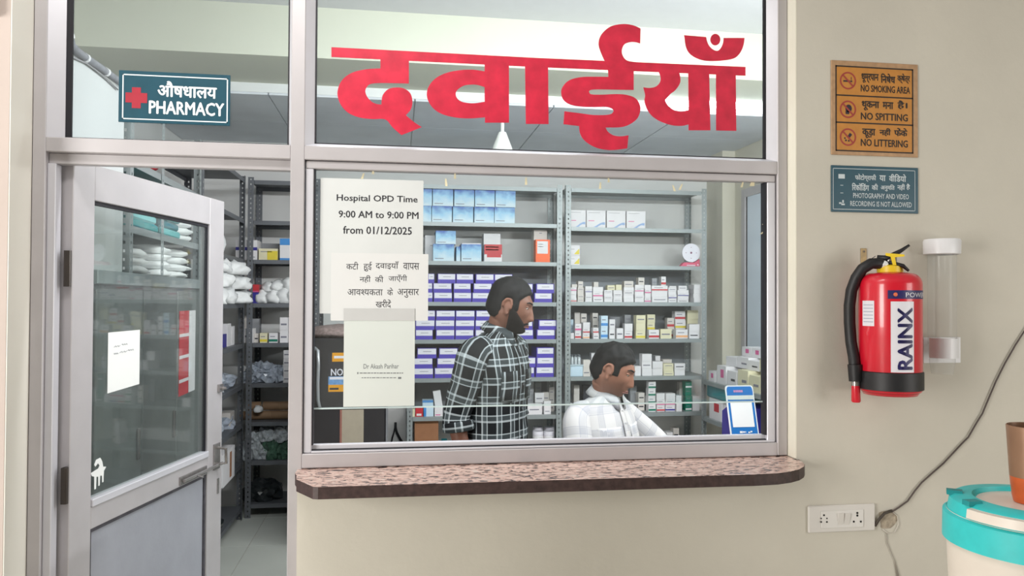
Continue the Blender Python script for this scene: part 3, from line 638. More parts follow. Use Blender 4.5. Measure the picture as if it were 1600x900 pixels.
decal('power_band', -3, 45.2, 454, 467, NAVY); bent_text('band_lettering', 'POWER', 21, 45, 457.5, 464.5, LBW, False, 0.0)
mb = MB().sphere(fx(8, 460.5, R0 - 0.0015), (0.008, 0.003, 0.006), 10, 6); mb.build('band_emblem', M('emblem_orange', (226, 110, 70), rough=0.5, var=0.1), fe)
decal('inspection_label', -38, -21.5, 470, 509, LBW)
for k in range(6): decal('label_line', -36.5, -23, 476 + k * 5.2, 477 + k * 5.2, M('print_blue_grey', (150, 158, 178), rough=0.6, var=0), R0 + 0.0011, 4)
bk = thing('hook_plate', 'small brass hook plate on the wall behind the extinguisher hose', 'hook', P(1349, 403, YW))
xa, xb, za, zb = rect(1344.5, 388, 1353.5, 419, YW)
MB().box(xa, xb, YW - 0.003, YW, za, zb, ch=0.0008).build('plate', M('aged_brass', (128, 108, 74), rough=0.4, metal=0.5, var=0.2, scale=80), bk)
for z in (zb - 0.01, za + 0.012): MB().sphere(((xa + xb) / 2, YW - 0.004, z), 0.003, 8, 6).build('screw', CHR, bk)

# ------------------------------------------------------------------ cup dispenser
YD = YW - 0.045; cc = P(1472, 450, YD); zA, zB = P(1472, 374, YD).z, P(1472, 398, YD).z; zCc, zDd = P(1470, 528, YD).z, P(1470, 569, YD).z
cp = thing('cup_dispenser', 'clear plastic cup dispenser tube with white cap right of the extinguisher', 'cup dispenser', (cc.x, YD, zDd))
CLR = glass_mat('clear_plastic', (0.985, 0.985, 0.98), 0.1, 0.12, 1.2)
WPL = M('white_plastic', (228, 228, 230), rough=0.35, var=0.01)
MB().lathe([(0.040, zCc - 0.02), (0.040, zB + 0.01)], (cc.x, YD, 0), 28).build('tube', CLR, cp, smooth=True)
MB().lathe([(0.045, zB), (0.052, zB + 0.002), (0.053, zA - 0.006), (0.05, zA), (0, zA + 0.002)], (cc.x, YD, 0), 32).build('cap', WPL, cp, smooth='auto')
xa, xb, _, _ = rect(1441, 528, 1499, 569, YW)
MB().box(xa, xb, YW - 0.006, YW, zDd, zCc, ch=0.001).lathe([(0.041, zDd + 0.02), (0.045, zDd + 0.02), (0.045, zCc), (0.041, zCc)], (cc.x, YD, 0), 28, a0=PI * 1.0, a1=PI * 2.0).build('holder', WPL, cp)
MB().lathe([(0.030, zDd - 0.03), (0.036, zDd + 0.01), (0.036, zDd + 0.02)], (cc.x, YD, 0), 20).build('cup_guide', CLR, cp, smooth=True)

# ------------------------------------------------------------------ switch board, plaster hole and cable
xa, xb, za, zb = rect(1261, 788, 1365, 830, YW)
sw = thing('switch_board', 'white electric socket and switch board on the lower right wall', 'switch board', ((xa + xb) / 2, YW, za))
SWP = M('switch_plastic', (216, 212, 206), rough=0.35, var=0.01); HOL = M('socket_hole', (20, 18, 18), rough=0.8, var=0)
MB().box(xa, xb, YW - 0.009, YW, za, zb, ch=0.003).build('plate', SWP, sw)
a_, b_, c_, d_ = rect(1280, 796, 1346, 823, YW)
MB().box(a_, b_, YW - 0.0115, YW - 0.009, c_, d_, ch=0.001).build('module_frame', M('switch_plastic_b', (222, 219, 214), rough=0.3, var=0), sw)
YQ = YW - 0.0118
for (x0, x1) in ((1305.5, 1314.5), (1316, 1324)):
    a, b, c, d = rect(x0, 800, x1, 818, YW); m = MB(); V = [(a, YQ, c), (b, YQ, c), (b, YQ - 0.005, d), (a, YQ - 0.005, d), (a, YQ + .004, c), (b, YQ + .004, c), (b, YQ + .004, d), (a, YQ + .004, d)]
    m.add(V, [(0, 1, 2, 3), (4, 7, 6, 5), (0, 4, 5, 1), (1, 5, 6, 2), (2, 6, 7, 3), (3, 7, 4, 0)]).build('rocker_switch', SWP, sw, recalc=True)
def hole(px, py, r):
    c = P(px, py, YQ); return MB().lathe([(0, 0), (r, 0), (r, 0.0006), (0, 0.0006)], c, 10, axis=Matrix.Rotation(PI / 2, 3, 'X'))
for (nm, hs) in (('socket', [(1287.5, 805, .0030), (1283, 810, .0022), (1292, 810, .0022), (1283, 815.5, .0028), (1292, 815.5, .0028)]), ('socket', [(1339.5, 801.5, .0034), (1339.5, 805.5, .0034), (1334, 815, .0032), (1345, 815, .0032)])):
    m = MB()
    for h in hs: q = hole(*h); m.add(q.v, q.f)
    m.build(nm, HOL, sw)
hl = P(1386, 812, YW)
ho = thing('wall_hole', 'broken plaster hole with wire stub beside the switch board', 'wall hole', hl)
pts = [hl + Vector((0.030 * math.cos(t) * (1 + 0.25 * math.sin(3 * t + 1)), -0.0006, 0.034 * math.sin(t) * (1 + 0.2 * math.cos(2 * t)))) for t in [k * 2 * PI / 18 for k in range(18)]]
MB().poly(pts, ext=(0, 0.0005, 0)).build('plaster_patch', M('bare_plaster', (168, 156, 138), rough=0.9, var=0.3, scale=60, bump=0.5), ho, recalc=True)
MB().tube([P(1367, 822, YW - .004), P(1373, 812, YW - .008), P(1382, 802, YW - .010), P(1393, 798, YW - .004)], 0.0045, 8).build('wire_stub', M('wire_dark', (70, 62, 54), rough=0.6, var=0.2), ho, smooth=True)
MB().tube([P(1393, 799, YW - .003), P(1402, 806, YW - .004), P(1404, 820, YW - .004), P(1398, 832, YW - .004), P(1388, 834, YW - .004), P(1379, 827, YW - .004)], 0.0012, 6).build('loose_wire', M('wire_white', (200, 194, 184), rough=0.5, var=0), ho, smooth=True)
MB().tube([P(1385, 834, YW - .003), P(1386, 848, YW - .003), P(1398, 876, YW - .003), P(1404, 905, YW - .003)], [.001, .001, .001, .004], 6).build('hanging_wire', M('wire_grey', (150, 142, 132), rough=0.6, var=0), ho, smooth=True)
cb = [P(*q, YW - 0.006) for q in [(1393, 800), (1404, 793), (1418, 783), (1430, 766), (1440, 754), (1458, 738), (1474, 724), (1489, 708), (1502, 694), (1513, 683), (1525, 662), (1535, 646), (1545, 622), (1556, 596), (1570, 568), (1586, 540), (1600, 518), (1625, 480)]]
tag(MB().tube(cb, 0.0026, 8).build('cable', M('cable_brown', (82, 72, 68), rough=0.6, var=0.1), smooth=True), 'thin dark cable running diagonally up the right wall', 'cable')

# ------------------------------------------------------------------ water jug on a stool, tumbler on its lid
JC = Vector((P(1618, 800, -0.83).x, -0.83, 0)); rj = 0.166
zj = 1.058
TQ = M('turquoise_plastic', (52, 196, 196), rough=0.45, var=0.06, scale=30, bump=0.03); CRM = M('cream_plastic', (224, 214, 202), rough=0.4, var=0.02)
jg = thing('water_jug', 'large cream insulated water jug with turquoise rim at the right edge', 'water jug', (JC.x, JC.y, 0.66))
MB().lathe([(0, 0.662), (0.14, 0.662), (0.15, 0.68), (rj - 0.004, zj - 0.10), (rj - 0.004, zj - 0.03)], JC, 56).build('body', CRM, jg, smooth='auto')
MB().lathe([(rj - 0.004, zj - 0.092), (rj + 0.004, zj - 0.09), (rj + 0.003, zj - 0.035), (rj - 0.006, zj - 0.03)], JC, 56).build('rim', TQ, jg, smooth='auto')
MB().lathe([(rj - 0.012, zj - 0.036), (rj - 0.006, zj - 0.03), (rj - 0.010, zj - 0.006), (rj - 0.020, zj), (rj - 0.052, zj + 0.002), (rj - 0.056, zj - 0.008), (0, zj - 0.010)], JC, 56).build('lid_ring', TQ, jg, smooth='auto')
MB().lathe([(0, zj - 0.004), (0.085, zj - 0.004), (0.105, zj - 0.006), (0.108, zj - 0.010)], JC, 48).build('lid_disc', CRM, jg, smooth=True)
MB().lathe([(rj - 0.010, zj - 0.028), (rj + 0.0035, zj - 0.026), (rj + 0.001, zj - 0.008), (rj - 0.014, zj - 0.006)], JC, 30, a0=PI * 1.02, a1=PI * 1.75).build('carry_handle', CRM, jg, smooth='auto')
for a in (PI * 1.0, PI * 1.78, PI * 0.8):
    MB().obox(JC + Vector((math.cos(a) * (rj - 0.02), math.sin(a) * (rj - 0.02), zj + 0.001)), (0.03, 0.02, 0.01), Matrix.Rotation(a, 3, 'Z')).build('lid_catch', M('turquoise_dark', (20, 140, 142), rough=0.5, var=0.1), jg)
tb = thing('tumbler', 'orange brown drinking tumbler standing on the jug lid', 'tumbler', (JC.x + 0.03, JC.y + 0.0, zj - 0.004))
COP = M('tumbler_orange', (206, 96, 48), rough=0.3, var=0.2, scale=12, metal=0.2)
tcx = P(1584, 790, JC.y).x + 0.044
tb.location.x = tcx
MB().lathe([(0, zj - 0.003), (0.034, zj - 0.003), (0.037, zj + 0.01), (0.041, zj + 0.05)], (tcx, JC.y, 0), 32).build('base', COP, tb, smooth='auto')
MB().lathe([(0.041, zj + 0.05), (0.047, zj + 0.155), (0.0455, zj + 0.156), (0.040, zj + 0.05), (0, zj + 0.048)], (tcx, JC.y, 0), 32).build('cup', M('tumbler_brown', (146, 112, 88), rough=0.35, var=0.15, scale=10, metal=0.3), tb, smooth='auto')
st = thing('stool', 'low wooden stool under the water jug', 'stool', (JC.x, JC.y, 0))
WD = M('stool_wood', (120, 92, 66), rough=0.5, var=0.2, scale=14)
MB().box(JC.x - 0.18, JC.x + 0.18, JC.y - 0.18, JC.y + 0.18, 0.63, 0.66, ch=0.004).build('seat', WD, st)
for sx in (-1, 1):
    for sy in (-1, 1): MB().box(JC.x + sx * 0.15 - 0.018, JC.x + sx * 0.15 + 0.018, JC.y + sy * 0.15 - 0.018, JC.y + sy * 0.15 + 0.018, 0.0, 0.63).build('leg', WD, st)
# ------------------------------------------------------------------ slotted steel racks
def perforated(mb, o, u, h, w, pitch=0.032, hole=0.011, mi=0, cols=1):
    """strip of width w along unit vector u, height h along z, a column of square holes through it"""
    o, u = Vector(o), Vector(u); n = int(h / pitch); uz = Vector((0, 0, 1)); cw = w / cols
    for c in range(cols):
        for k in range(n):
            z0, z1 = h * k / n, h * (k + 1) / n; zm = (z0 + z1) / 2; x0, x1 = c * cw, (c + 1) * cw; xm = (x0 + x1) / 2; q = hole / 2
            pts = [(x0, z0), (x1, z0), (x1, z1), (x0, z1), (xm - q * .7, zm - q), (xm + q * .7, zm - q), (xm + q * .7, zm + q), (xm - q * .7, zm + q)]
            mb.add([o + u * a + uz * b for a, b in pts], [(0, 1, 5, 4), (1, 2, 6, 5), (2, 3, 7, 6), (3, 0, 4, 7)], mi)
def rack(name, label, origin, rz, width, depth, zs, ztop, m, mpost=None, legs=True, group=None):
    t = thing(name, label, 'shelf rack', origin, rz, group); mp = mpost or m
    for (x, sx) in ((0, 1), (width, -1)):
        for (y, sy) in ((0, 1), (depth, -1)):
            mb = MB(); perforated(mb, (x if sx > 0 else x - 0.038, y, 0.0), (1, 0, 0), ztop, 0.038); perforated(mb, (x, y if sy > 0 else y - 0.038, 0.0), (0, 1, 0), ztop, 0.038)
            mb.build('post', mp, t, local=True)
    for z in zs:
        mb = MB(); mb.box(0.003, width - 0.003, 0.004, depth - 0.004, z - 0.004, z).box(0.040, width - 0.040, 0.001, 0.004, z - 0.028, z).box(0.003, width - 0.003, depth - 0.006, depth - 0.003, z - 0.028, z)
        mb.build('shelf', m, t, local=True)
    return t
YR = 3.10
def zpx(py, px): return P(px, py, YR).z
LZ = [zpx(y, 760) for y in (290.5, 348, 408.5, 472, 530.5, 590.5, 650)]
RZ = [zpx(y, 995) for y in (296.5, 356.5, 415, 472, 529.5, 588, 645)]
DZ = [zpx(y, 420) for y in (282, 345, 406, 474, 536, 599, 659, 720, 787)]
xL0, xL1 = P(637, 500, YR).x, P(878, 500, YR).x
xR0, xR1 = P(883.5, 500, YR).x, P(1104, 500, YR).x
rack('steel_rack', 'grey slotted steel rack behind the standing man, full of blue and purple boxes', (xL0, YR, 0), 0, xL1 - xL0, 0.34, LZ + [0.33, 0.08], LZ[0] + 0.02, STEEL)
rack('steel_rack', 'grey slotted steel rack behind the seated man, full of small cartons', (xR0, YR, 0), 0, xR1 - xR0, 0.34, RZ + [0.33, 0.08], RZ[0] + 0.02, STEEL)
for o_, (xa, xb, m_) in zip([o for o in COL.objects if o.name.startswith('steel_rack') and o.type == 'EMPTY'][:2], ((0, xL1 - xL0, STEELD), (0, xR1 - xR0, M('rack_back_shade', (128, 133, 138), rough=0.45, metal=0.2, var=0.06)))):
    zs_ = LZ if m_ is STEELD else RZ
    for q in range(3, 7): MB().box(xa + .04, xb - .04, .334, .337, zs_[q] + .001, zs_[q - 1] - .03).build('back_shade_panel', m_, o_, local=True)  # added sheets: shade behind the lower shelves put in as darker colour
xD0, xD1 = -0.985, P(499, 400, YR).x
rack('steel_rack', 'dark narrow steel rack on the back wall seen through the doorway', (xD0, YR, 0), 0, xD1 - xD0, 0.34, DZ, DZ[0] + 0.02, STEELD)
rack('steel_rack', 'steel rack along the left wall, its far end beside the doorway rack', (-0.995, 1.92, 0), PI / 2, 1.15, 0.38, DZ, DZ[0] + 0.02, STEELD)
NZ = [2.0, 1.745, 1.565, 1.16, 0.86, 0.58, 0.30, 0.06]
nr = rack('steel_rack', 'open rack of teal and white packs standing on the cupboard behind the door glass', (-0.995, 0.83, 1.565), PI / 2, 1.07, 0.38, [0.18, 0.435], DZ[0] + 0.02 - 1.565, STEEL)
mb = MB(); perforated(mb, (0.39, -0.001, 0.0), (1, 0, 0), DZ[0] + 0.02 - 1.565, 0.038); mb.build('post', STEEL, nr, local=True)
cu = thing('cupboard', 'tall grey steel cupboard behind the lower half of the door glass', 'cupboard', (-1.18, 1.17, 0))
CUM = M('cupboard_grey', (100, 104, 102), rough=0.4, var=0.16, scale=5)
MB().box(-1.40, -0.99, 0.45, 1.90, 0.06, 1.562, ch=.003).build('body', CUM, cu); MB().box(-1.38, -1.02, 0.48, 1.87, 0.004, 0.06).build('plinth', BLK, cu)
for k in range(3):
    d_ = MB().box(-0.99, -0.975, 0.46 + k * 0.48, 0.93 + k * 0.48, 0.09, 1.50, ch=.003).build('door', CUM, cu)
    MB().box(-0.975, -0.965, 0.87 + k * 0.48, 0.89 + k * 0.48, 0.85, 0.97, ch=.002).build('handle', CHR, d_)
MB().box(-0.99, -0.968, 0.45, 1.90, 1.515, 1.562, ch=.003).build('top_edge', STEEL, cu)
rack('side_rack', 'low steel rack along the right wall behind the blue payment stand', (2.13, 2.90, 0), -PI / 2, 1.75, 0.33, [0.915, 0.66, 0.30], 0.945, STEEL)

# ------------------------------------------------------------------ cartons
ORD = ['first', 'second', 'third', 'fourth', 'fifth', 'sixth', 'seventh', 'eighth', 'ninth', 'tenth', 'eleventh', 'twelfth', 'thirteenth', 'fourteenth', 'fifteenth', 'sixteenth', 'seventeenth', 'eighteenth', 'nineteenth', 'twentieth']
PURP = M('box_purple', (78, 62, 178), rough=0.45, var=0.05, scale=30); LABW = M('box_label_white', (230, 228, 236), rough=0.5, var=0.01)
WBX = M('carton_white', (226, 224, 226), rough=0.5, var=0.02); WBX2 = M('carton_offwhite', (214, 208, 202), rough=0.55, var=0.03); WBX3 = M('carton_cream', (222, 216, 184), rough=0.5, var=0.04)
PRN = M('print_grey_mid', (128, 128, 140), rough=0.6, var=0)
COLS = {'white': WBX, 'off': WBX2, 'cream': WBX3, 'ice': M('carton_ice', (200, 222, 236), rough=0.4, var=0.03), 'red': M('carton_red', (196, 52, 60), rough=0.45, var=0.06),
        'pink': M('carton_pink', (214, 90, 150), rough=0.45, var=0.05), 'orange': M('carton_orange', (250, 104, 40), rough=0.45, var=0.05), 'yellow': M('carton_yellow', (224, 204, 66), rough=0.45, var=0.05),
        'blue': M('carton_blue', (66, 140, 208), rough=0.45, var=0.06), 'navy': M('carton_navy', (52, 48, 140), rough=0.45, var=0.05), 'green': M('carton_green', (18, 122, 98), rough=0.45, var=0.06),
        'dark': M('carton_dark', (44, 48, 58), rough=0.5, var=0.05), 'grey': M('carton_grey', (150, 152, 156), rough=0.5, var=0.04), 'brown': M('cardboard', (150, 104, 72), rough=0.7, var=0.08, scale=20),
        'print': PRN, 'teal': M('carton_teal', (24, 128, 136), rough=0.5, var=0.08), 'peach': M('carton_peach', (240, 180, 130), rough=0.5, var=0.05)}
def watercolour():
    m = bpy.data.materials.new('box_blue_watercolour'); m.use_nodes = True; nt = m.node_tree; b = nt.nodes['Principled BSDF']; b.inputs['Roughness'].default_value = 0.4
    tc = nt.nodes.new('ShaderNodeTexCoord'); sp = nt.nodes.new('ShaderNodeSeparateXYZ'); nt.links.new(tc.outputs['Generated'], sp.inputs[0])
    oi = nt.nodes.new('ShaderNodeObjectInfo'); ad = nt.nodes.new('ShaderNodeVectorMath'); ad.operation = 'ADD'
    cx_ = nt.nodes.new('ShaderNodeCombineXYZ'); ml = nt.nodes.new('ShaderNodeMath'); ml.operation = 'MULTIPLY'; ml.inputs[1].default_value = 17
    nt.links.new(oi.outputs['Random'], ml.inputs[0]); nt.links.new(ml.outputs[0], cx_.inputs[1]); nt.links.new(tc.outputs['Generated'], ad.inputs[0]); nt.links.new(cx_.outputs[0], ad.inputs[1])
    n = nt.nodes.new('ShaderNodeTexNoise'); n.inputs['Scale'].default_value = 2.6; n.inputs['Detail'].default_value = 5; nt.links.new(ad.outputs[0], n.inputs['Vector'])
    m1 = nt.nodes.new('ShaderNodeMath'); m1.operation = 'MULTIPLY_ADD'; m1.inputs[1].default_value = 0.95; nt.links.new(n.outputs['Fac'], m1.inputs[0]); nt.links.new(sp.outputs['Z'], m1.inputs[2])
    r = nt.nodes.new('ShaderNodeValToRGB'); e = r.color_ramp.elements; e[0].position = 0.35; e[0].color = (*srgb(206, 226, 236), 1); e[1].position = 1.42 / 1.5; e[1].color = (*srgb(28, 84, 176), 1)
    q = e.new(0.66); q.color = (*srgb(150, 202, 232), 1); m2 = nt.nodes.new('ShaderNodeMath'); m2.operation = 'MULTIPLY'; m2.inputs[1].default_value = 0.61
    nt.links.new(m1.outputs[0], m2.inputs[0]); nt.links.new(m2.outputs[0], r.inputs['Fac']); nt.links.new(r.outputs['Color'], b.inputs['Base Color']); return m
COLS['water'] = watercolour()

def carton(x0, x1, z0, z1, y, depth, style, label, group=None, decals=(), name='medicine_box', rz=0.0, roll=0.0):
    """a carton with its front at y; decals = (name, colour, u0, u1, v0, v1) printed panels on the front, in fractions"""
    cx_ = (x0 + x1) / 2; w, h = x1 - x0, z1 - z0
    t = MB().box(-w / 2, w / 2, 0, depth, 0, h).build(name, COLS[style])
    t.location = (cx_, y, z0); t.rotation_euler = (0, roll, rz); tag(t, label, 'box', group)
    for (nm, c, u0, u1, v0, v1) in decals:
        MB().box(-w / 2 + u0 * w, -w / 2 + u1 * w, -0.0008, 0.0, v0 * h, v1 * h).build(nm, COLS[c], t, local=True)
    return t
def pxc(px0, py0, px1, py1, z0, style, label, group=None, decals=(), Y=3.125, depth=0.16, **k):
    xa, xb, za, zb = rect(px0, py0, px1, py1, Y); return carton(xa + 0.0008, xb - 0.0008, z0, z0 + (zb - za) - 0.0005, Y, depth, style, label, group, decals, **k)

# purple banded boxes: (shelf index, rows from the bottom up: column pixel edges)
PG = {3: [[(668, 676.5), (678, 707), (709, 737), (738, 768), (770, 799), (806, 830), (835, 863)], [(668, 676), (677, 706), (709, 736), (740, 769), (771, 800), (808, 833), (838, 866)], [(669, 679), (684, 712), (713, 740), (743.5, 772), (772.5, 801)]],
      4: [[(650, 677), (682, 711), (712, 741), (743, 771), (773, 803), (806, 834), (839, 868)], [(650, 680), (681, 711), (712, 742), (743, 772), (774, 803), (805, 833), (842, 870)], [(668, 680.5), (682, 711.5), (712.5, 742.5), (744, 774)]],
      5: [[(648, 678), (680, 710), (713, 742), (744, 773), (776, 806), (808, 836), (838, 866)], [(648, 677), (684, 713.5), (716, 745), (748, 777), (779, 807), (810, 838), (839, 866)], [(653, 683), (687, 716), (718, 747), (839, 866.5)]]}
SHN = ['top', 'second', 'third', 'fourth', 'fifth', 'sixth', 'seventh', 'eighth']
ROWN = ['bottom', 'middle', 'top']
hrow = {3: 14.8, 4: 15.2, 5: 15.6}
for s, rows in PG.items():
    h = hrow[s] / 1200 * 5.29
    for r, cols in enumerate(rows):
        for c, (a, b) in enumerate(cols):
            z0 = LZ[s] + r * h
            p = pxc(a, 400, b, 400 + hrow[s], z0, 'purple' if False else 'navy', f'purple and white box, {ORD[c]} from left, {ROWN[r]} row, {SHN[s]} shelf, left rack', 'purple banded boxes on the left rack',
                    Y=3.12 + 0.004 * ((c * 7 + r * 3) % 4), depth=0.2, rz=0.02 * math.sin(c * 5 + r * 3.1 + s))
            p.data.materials[0] = PURP; w = b - a; wm = (b - a) / 226
            lb = MB().box(-wm / 2 + 0.004, wm / 2 - 0.003, -0.0015, 0, h * 0.40, h * 0.97).build('label_panel', LABW, p, local=True)
            MB().box(-wm * 0.2, wm * 0.24, -0.002, -0.0015, h * 0.66, h * 0.71).build('print_line', PRN, lb, local=True)
# blue watercolour boxes
BL = [(1, 0, [(644, 674), (674.6, 706.3), (707.5, 739.5), (741, 772), (772.5, 804.5)], 25.5), (1, 1, [(645, 675), (676, 708), (709.5, 741), (742, 773), (774, 805.5)], 26.3), (2, 0, [(677, 710), (721, 752.6)], 26.8), (2, 1, [(681, 712.5)], 21)]
zz = {}
for s, r, cols, hp_ in BL:
    h = hp_ / 1200 * 5.29
    for c, (a, b) in enumerate(cols):
        z0 = LZ[s] + (0 if r == 0 else zz[(s, 0)]); zz[(s, r)] = h
        lab = f'blue and white watercolour box, {ORD[c]} from left, {"lower" if r == 0 else "upper"} row, {SHN[s]} shelf, left rack'
        p = pxc(a, 330, b, 330 + hp_, z0, 'water', lab, 'blue watercolour boxes on the left rack', [('print_line', 'print', 0.08, 0.5, 0.13, 0.17)], Y=3.12, depth=0.2)
z = LZ[2]
pxc(664, 364, 680, 405, z, 'white', 'plain white carton left of the blue boxes, third shelf, left rack', None, [('print_line', 'grey', .5, .8, .6, .63)], Y=3.2)
pxc(713, 384, 719.5, 407, z, 'water', 'narrow blue box end between two blue boxes, third shelf, left rack', None, Y=3.13)
pxc(721.5, 376, 751.5, 378.5, z + 26.8 / 1200 * 5.29, 'white', 'flat white pack lying on the third-shelf blue box, left rack', None, Y=3.13)
pxc(756.5, 381, 784.5, 408, z, 'white', 'white and red box beside the blue boxes, third shelf, left rack', None, [('red_panel', 'red', 0.0, 1.0, 0.42, 1.0), ('stripe', 'pink', 0.08, 0.8, .82, .88), ('stripe', 'pink', .08, .8, .66, .72), ('red_panel', 'red', 0.15, 0.95, .25, .42)], Y=3.12, depth=0.1)
pxc(755.5, 363, 782, 408, z, 'white', 'taller white carton behind the red and white box, left rack', None, Y=3.235, depth=0.1)
pxc(837, 373, 859.5, 408.5, z, 'orange', 'orange box with white panel, third shelf of the left rack', None, [('label_panel', 'white', 0.1, 0.85, 0.38, 0.93), ('print_line', 'print', .18, .5, .78, .8), ('print_line', 'print', .18, .5, .68, .7)], Y=3.12, depth=0.08)
pxc(834, 357, 855, 408, z, 'off', 'grey white carton behind the orange box, left rack', None, [('print_line', 'print', .4, .6, .9, .92)], Y=3.21, depth=0.1)
# mixed small things on the seventh shelf, left rack
z = LZ[6]
pxc(649, 637, 661, 650, z, 'red', 'small red box at the left end, seventh shelf, left rack', None, [('label_panel', 'white', 0.15, .8, .1, .35)], Y=3.13, depth=.06)
pxc(642, 638, 648.5, 650, z, 'cream', 'small cream box in the left corner, seventh shelf, left rack', None, Y=3.13, depth=.06)
pxc(662, 634, 677.5, 650, z, 'ice', 'small pale blue box, lower, seventh shelf, left rack', None, [('stripe', 'blue', 0, .25, 0, 1)], Y=3.13, depth=.08)
pxc(660, 625, 677, 634, z + 16 / 226, 'ice', 'small pale blue box, upper, seventh shelf, left rack', None, [('stripe', 'blue', 0, 1, .6, 1)], Y=3.14, depth=.08)
pxc(679, 635.5, 692, 649.5, z, 'white', 'white carton with pink line, seventh shelf, left rack', None, [('stripe', 'pink', .1, .7, .1, .2)], Y=3.13, depth=.06)
t = pxc(680, 610, 692, 635, z + 14.2 / 226, 'white', 'tall white carton leaning on a smaller one, seventh shelf, left rack', None, Y=3.16, depth=.03, roll=-0.16)
for k, (a, b, y0) in enumerate([(696, 702, 622), (703, 710, 608), (699, 707, 630)]):
    xa, xb, za, zb = rect(a, y0, b, 650, 3.15 + 0.05 * (k % 2)); bt = thing('medicine_bottle', ['short', 'tall', 'small'][k] + ' clear bottle with pale cap beside the standing man, left rack', 'bottle', ((xa + xb) / 2, 3.15 + 0.05 * (k == 1) - 0.02 * (k == 2), z))
    r = (xb - xa) / 2; H = zb - za
    MB().lathe([(0, 0), (r, 0), (r, H * .7), (r * .5, H * .8), (r * .5, H * .85)], (0, 0, 0), 14).build('body', M('bottle_blue_clear', (120, 160, 176), rough=0.15, var=0.1), bt, local=True, smooth='auto')
    MB().lathe([(r * .6, H * .83), (r * .6, H), (0, H)], (0, 0, 0), 12).build('cap', WBX, bt, local=True, smooth='auto')
k = 0
for (a, b, y0, n, st_, yy) in [(824, 847, 633, 1, 'white', 3.13), (836, 850, 618, 2, 'white', 3.2), (824, 834, 596, 4, 'grey', 3.24), (849, 858, 618, 2, 'off', 3.22), (850, 861, 629, 2, 'white', 3.13), (836, 846, 604, 3, 'grey', 3.3), (858, 866, 611, 3, 'off', 3.26)]:
    hh = (650 - y0) / n / 226
    for i in range(n):
        pxc(a, y0, b, y0 + hh * 226, z + i * hh, st_, f'small {dict(white="white", grey="grey", off="off-white")[st_]} carton, {ORD[i]} up in {ORD[k]} stack right of the standing man, left rack', 'small cartons right of the standing man', [('print_line', 'print', .15, .8, .4, .5)], Y=yy, depth=0.035)
    k += 1
# cardboard box and white jars on the eighth shelf
z = 0.33
xa, xb, _, zb = rect(648, 661, 685, 700, 3.14)
cb_ = carton(xa, xb, z, zb, 3.14, 0.22, 'brown', 'brown cardboard box on the lowest visible shelf of the left rack', None, [('tape', 'off', .30, .72, .40, .44), ('tape', 'off', .28, .34, .15, .44), ('tape', 'off', .66, .72, .15, .44)], name='cardboard_box')
MB().add([(-(xb - xa) / 2, 0, zb - z), ((xb - xa) / 2, 0, zb - z), ((xb - xa) / 2, -0.01, zb - z + 0.05), (-(xb - xa) / 2, -0.01, zb - z + 0.05)], [(0, 1, 2, 3)]).build('flap', COLS['brown'], cb_, local=True)
pxc(691, 668, 700, 700, z, 'teal', 'dark teal box behind the standing man, eighth shelf, left rack', None, Y=3.16, depth=.12)
jk = 0
for yy in (3.14, 3.25):
    for px in (842, 859.5):
        c = P(px, 690, yy); r = 9.0 / 1200 * 5.3 if yy < 3.2 else 8.5 / 1200 * 5.3; ztop = P(px, 675, yy).z if yy < 3.2 else P(px, 668, yy).z
        j = thing('jar', f'white plastic jar, {"front" if yy < 3.2 else "back"} {"left" if px < 850 else "right"} of four beside the standing man\'s waist', 'jar', (c.x, yy + r, 0.33), 0, 'white jars on the left rack')
        H = ztop - 0.33
        MB().lathe([(0, 0), (r, 0), (r, H - 0.035), (r * 0.9, H - 0.03)], (0, 0, 0), 24).build('body', WBX, j, local=True, smooth='auto')
        MB().lathe([(r * 0.95, H - 0.032), (r * 0.98, H - 0.03), (r * 0.98, H - 0.004), (r * 0.94, H), (0, H)], (0, 0, 0), 24).build('lid', LABW, j, local=True, smooth='auto')
# ---- right rack
for k, (a, b) in enumerate([(890, 915.5), (916.5, 946.5), (948, 977.5), (979, 1008.5)]):
    p = pxc(a, 329, b, 356, RZ[1], 'white', f'white box with blue swoosh, {ORD[k]} of four on the second shelf, right rack', 'white boxes with a blue swoosh', [('print_line', 'pink', .1, .4, .38, .42), ('print_line', 'grey', .1, .7, .86, .88)], Y=3.125, depth=.18)
    w = (b - a) / 226; h = 27 / 226
    MB().poly([(w * (u - .5), -0.0012, h * v) for u, v in [(.35, .03), (.5, .12), (.68, .25), (.85, .33), (.99, .34), (.99, .18), (.8, .2), (.65, .12), (.55, .03)]]).build('swoosh', M('swoosh_blue', (150, 176, 216), rough=0.5, var=0), p, local=True)
for k in range(2):
    p = pxc(889.5, 382 + 15.5 * (1 - k), 906, 398 + 15 * (1 - k), RZ[2] + k * 0.069, 'white', f'white box with yellow corner, {"upper" if k else "lower"} of two on the third shelf', 'boxes with a yellow corner', [('print_line', 'grey', .1, .5, .6, .64)], Y=3.125, depth=.1)
    MB().poly([(-0.005, -0.0012, 0.008), (0.034, -0.0012, 0.008), (0.034, -0.0012, 0.05)]).build('yellow_corner', COLS['yellow'], p, local=True)
c = P(1080, 395, 3.13); dd = thing('display_disc', 'round white display disc on a pink stand at the right end, third shelf', 'display', (c.x, 3.13, RZ[2]))
ax = Matrix.Rotation(PI / 2, 3, 'X'); zc_ = c.z - RZ[2]; rd = 15.5 / 226
MB().lathe([(0, 0), (rd, 0), (rd, 0.006), (0, 0.006)], (0, 0.006, zc_), 36, axis=ax).build('disc', LABW, dd, local=True)
mb = MB(); mb.lathe([(0, 0), (.008, 0), (.008, 0.0008), (0, 0.0008)], (0, 0.0, zc_), 12, axis=ax)
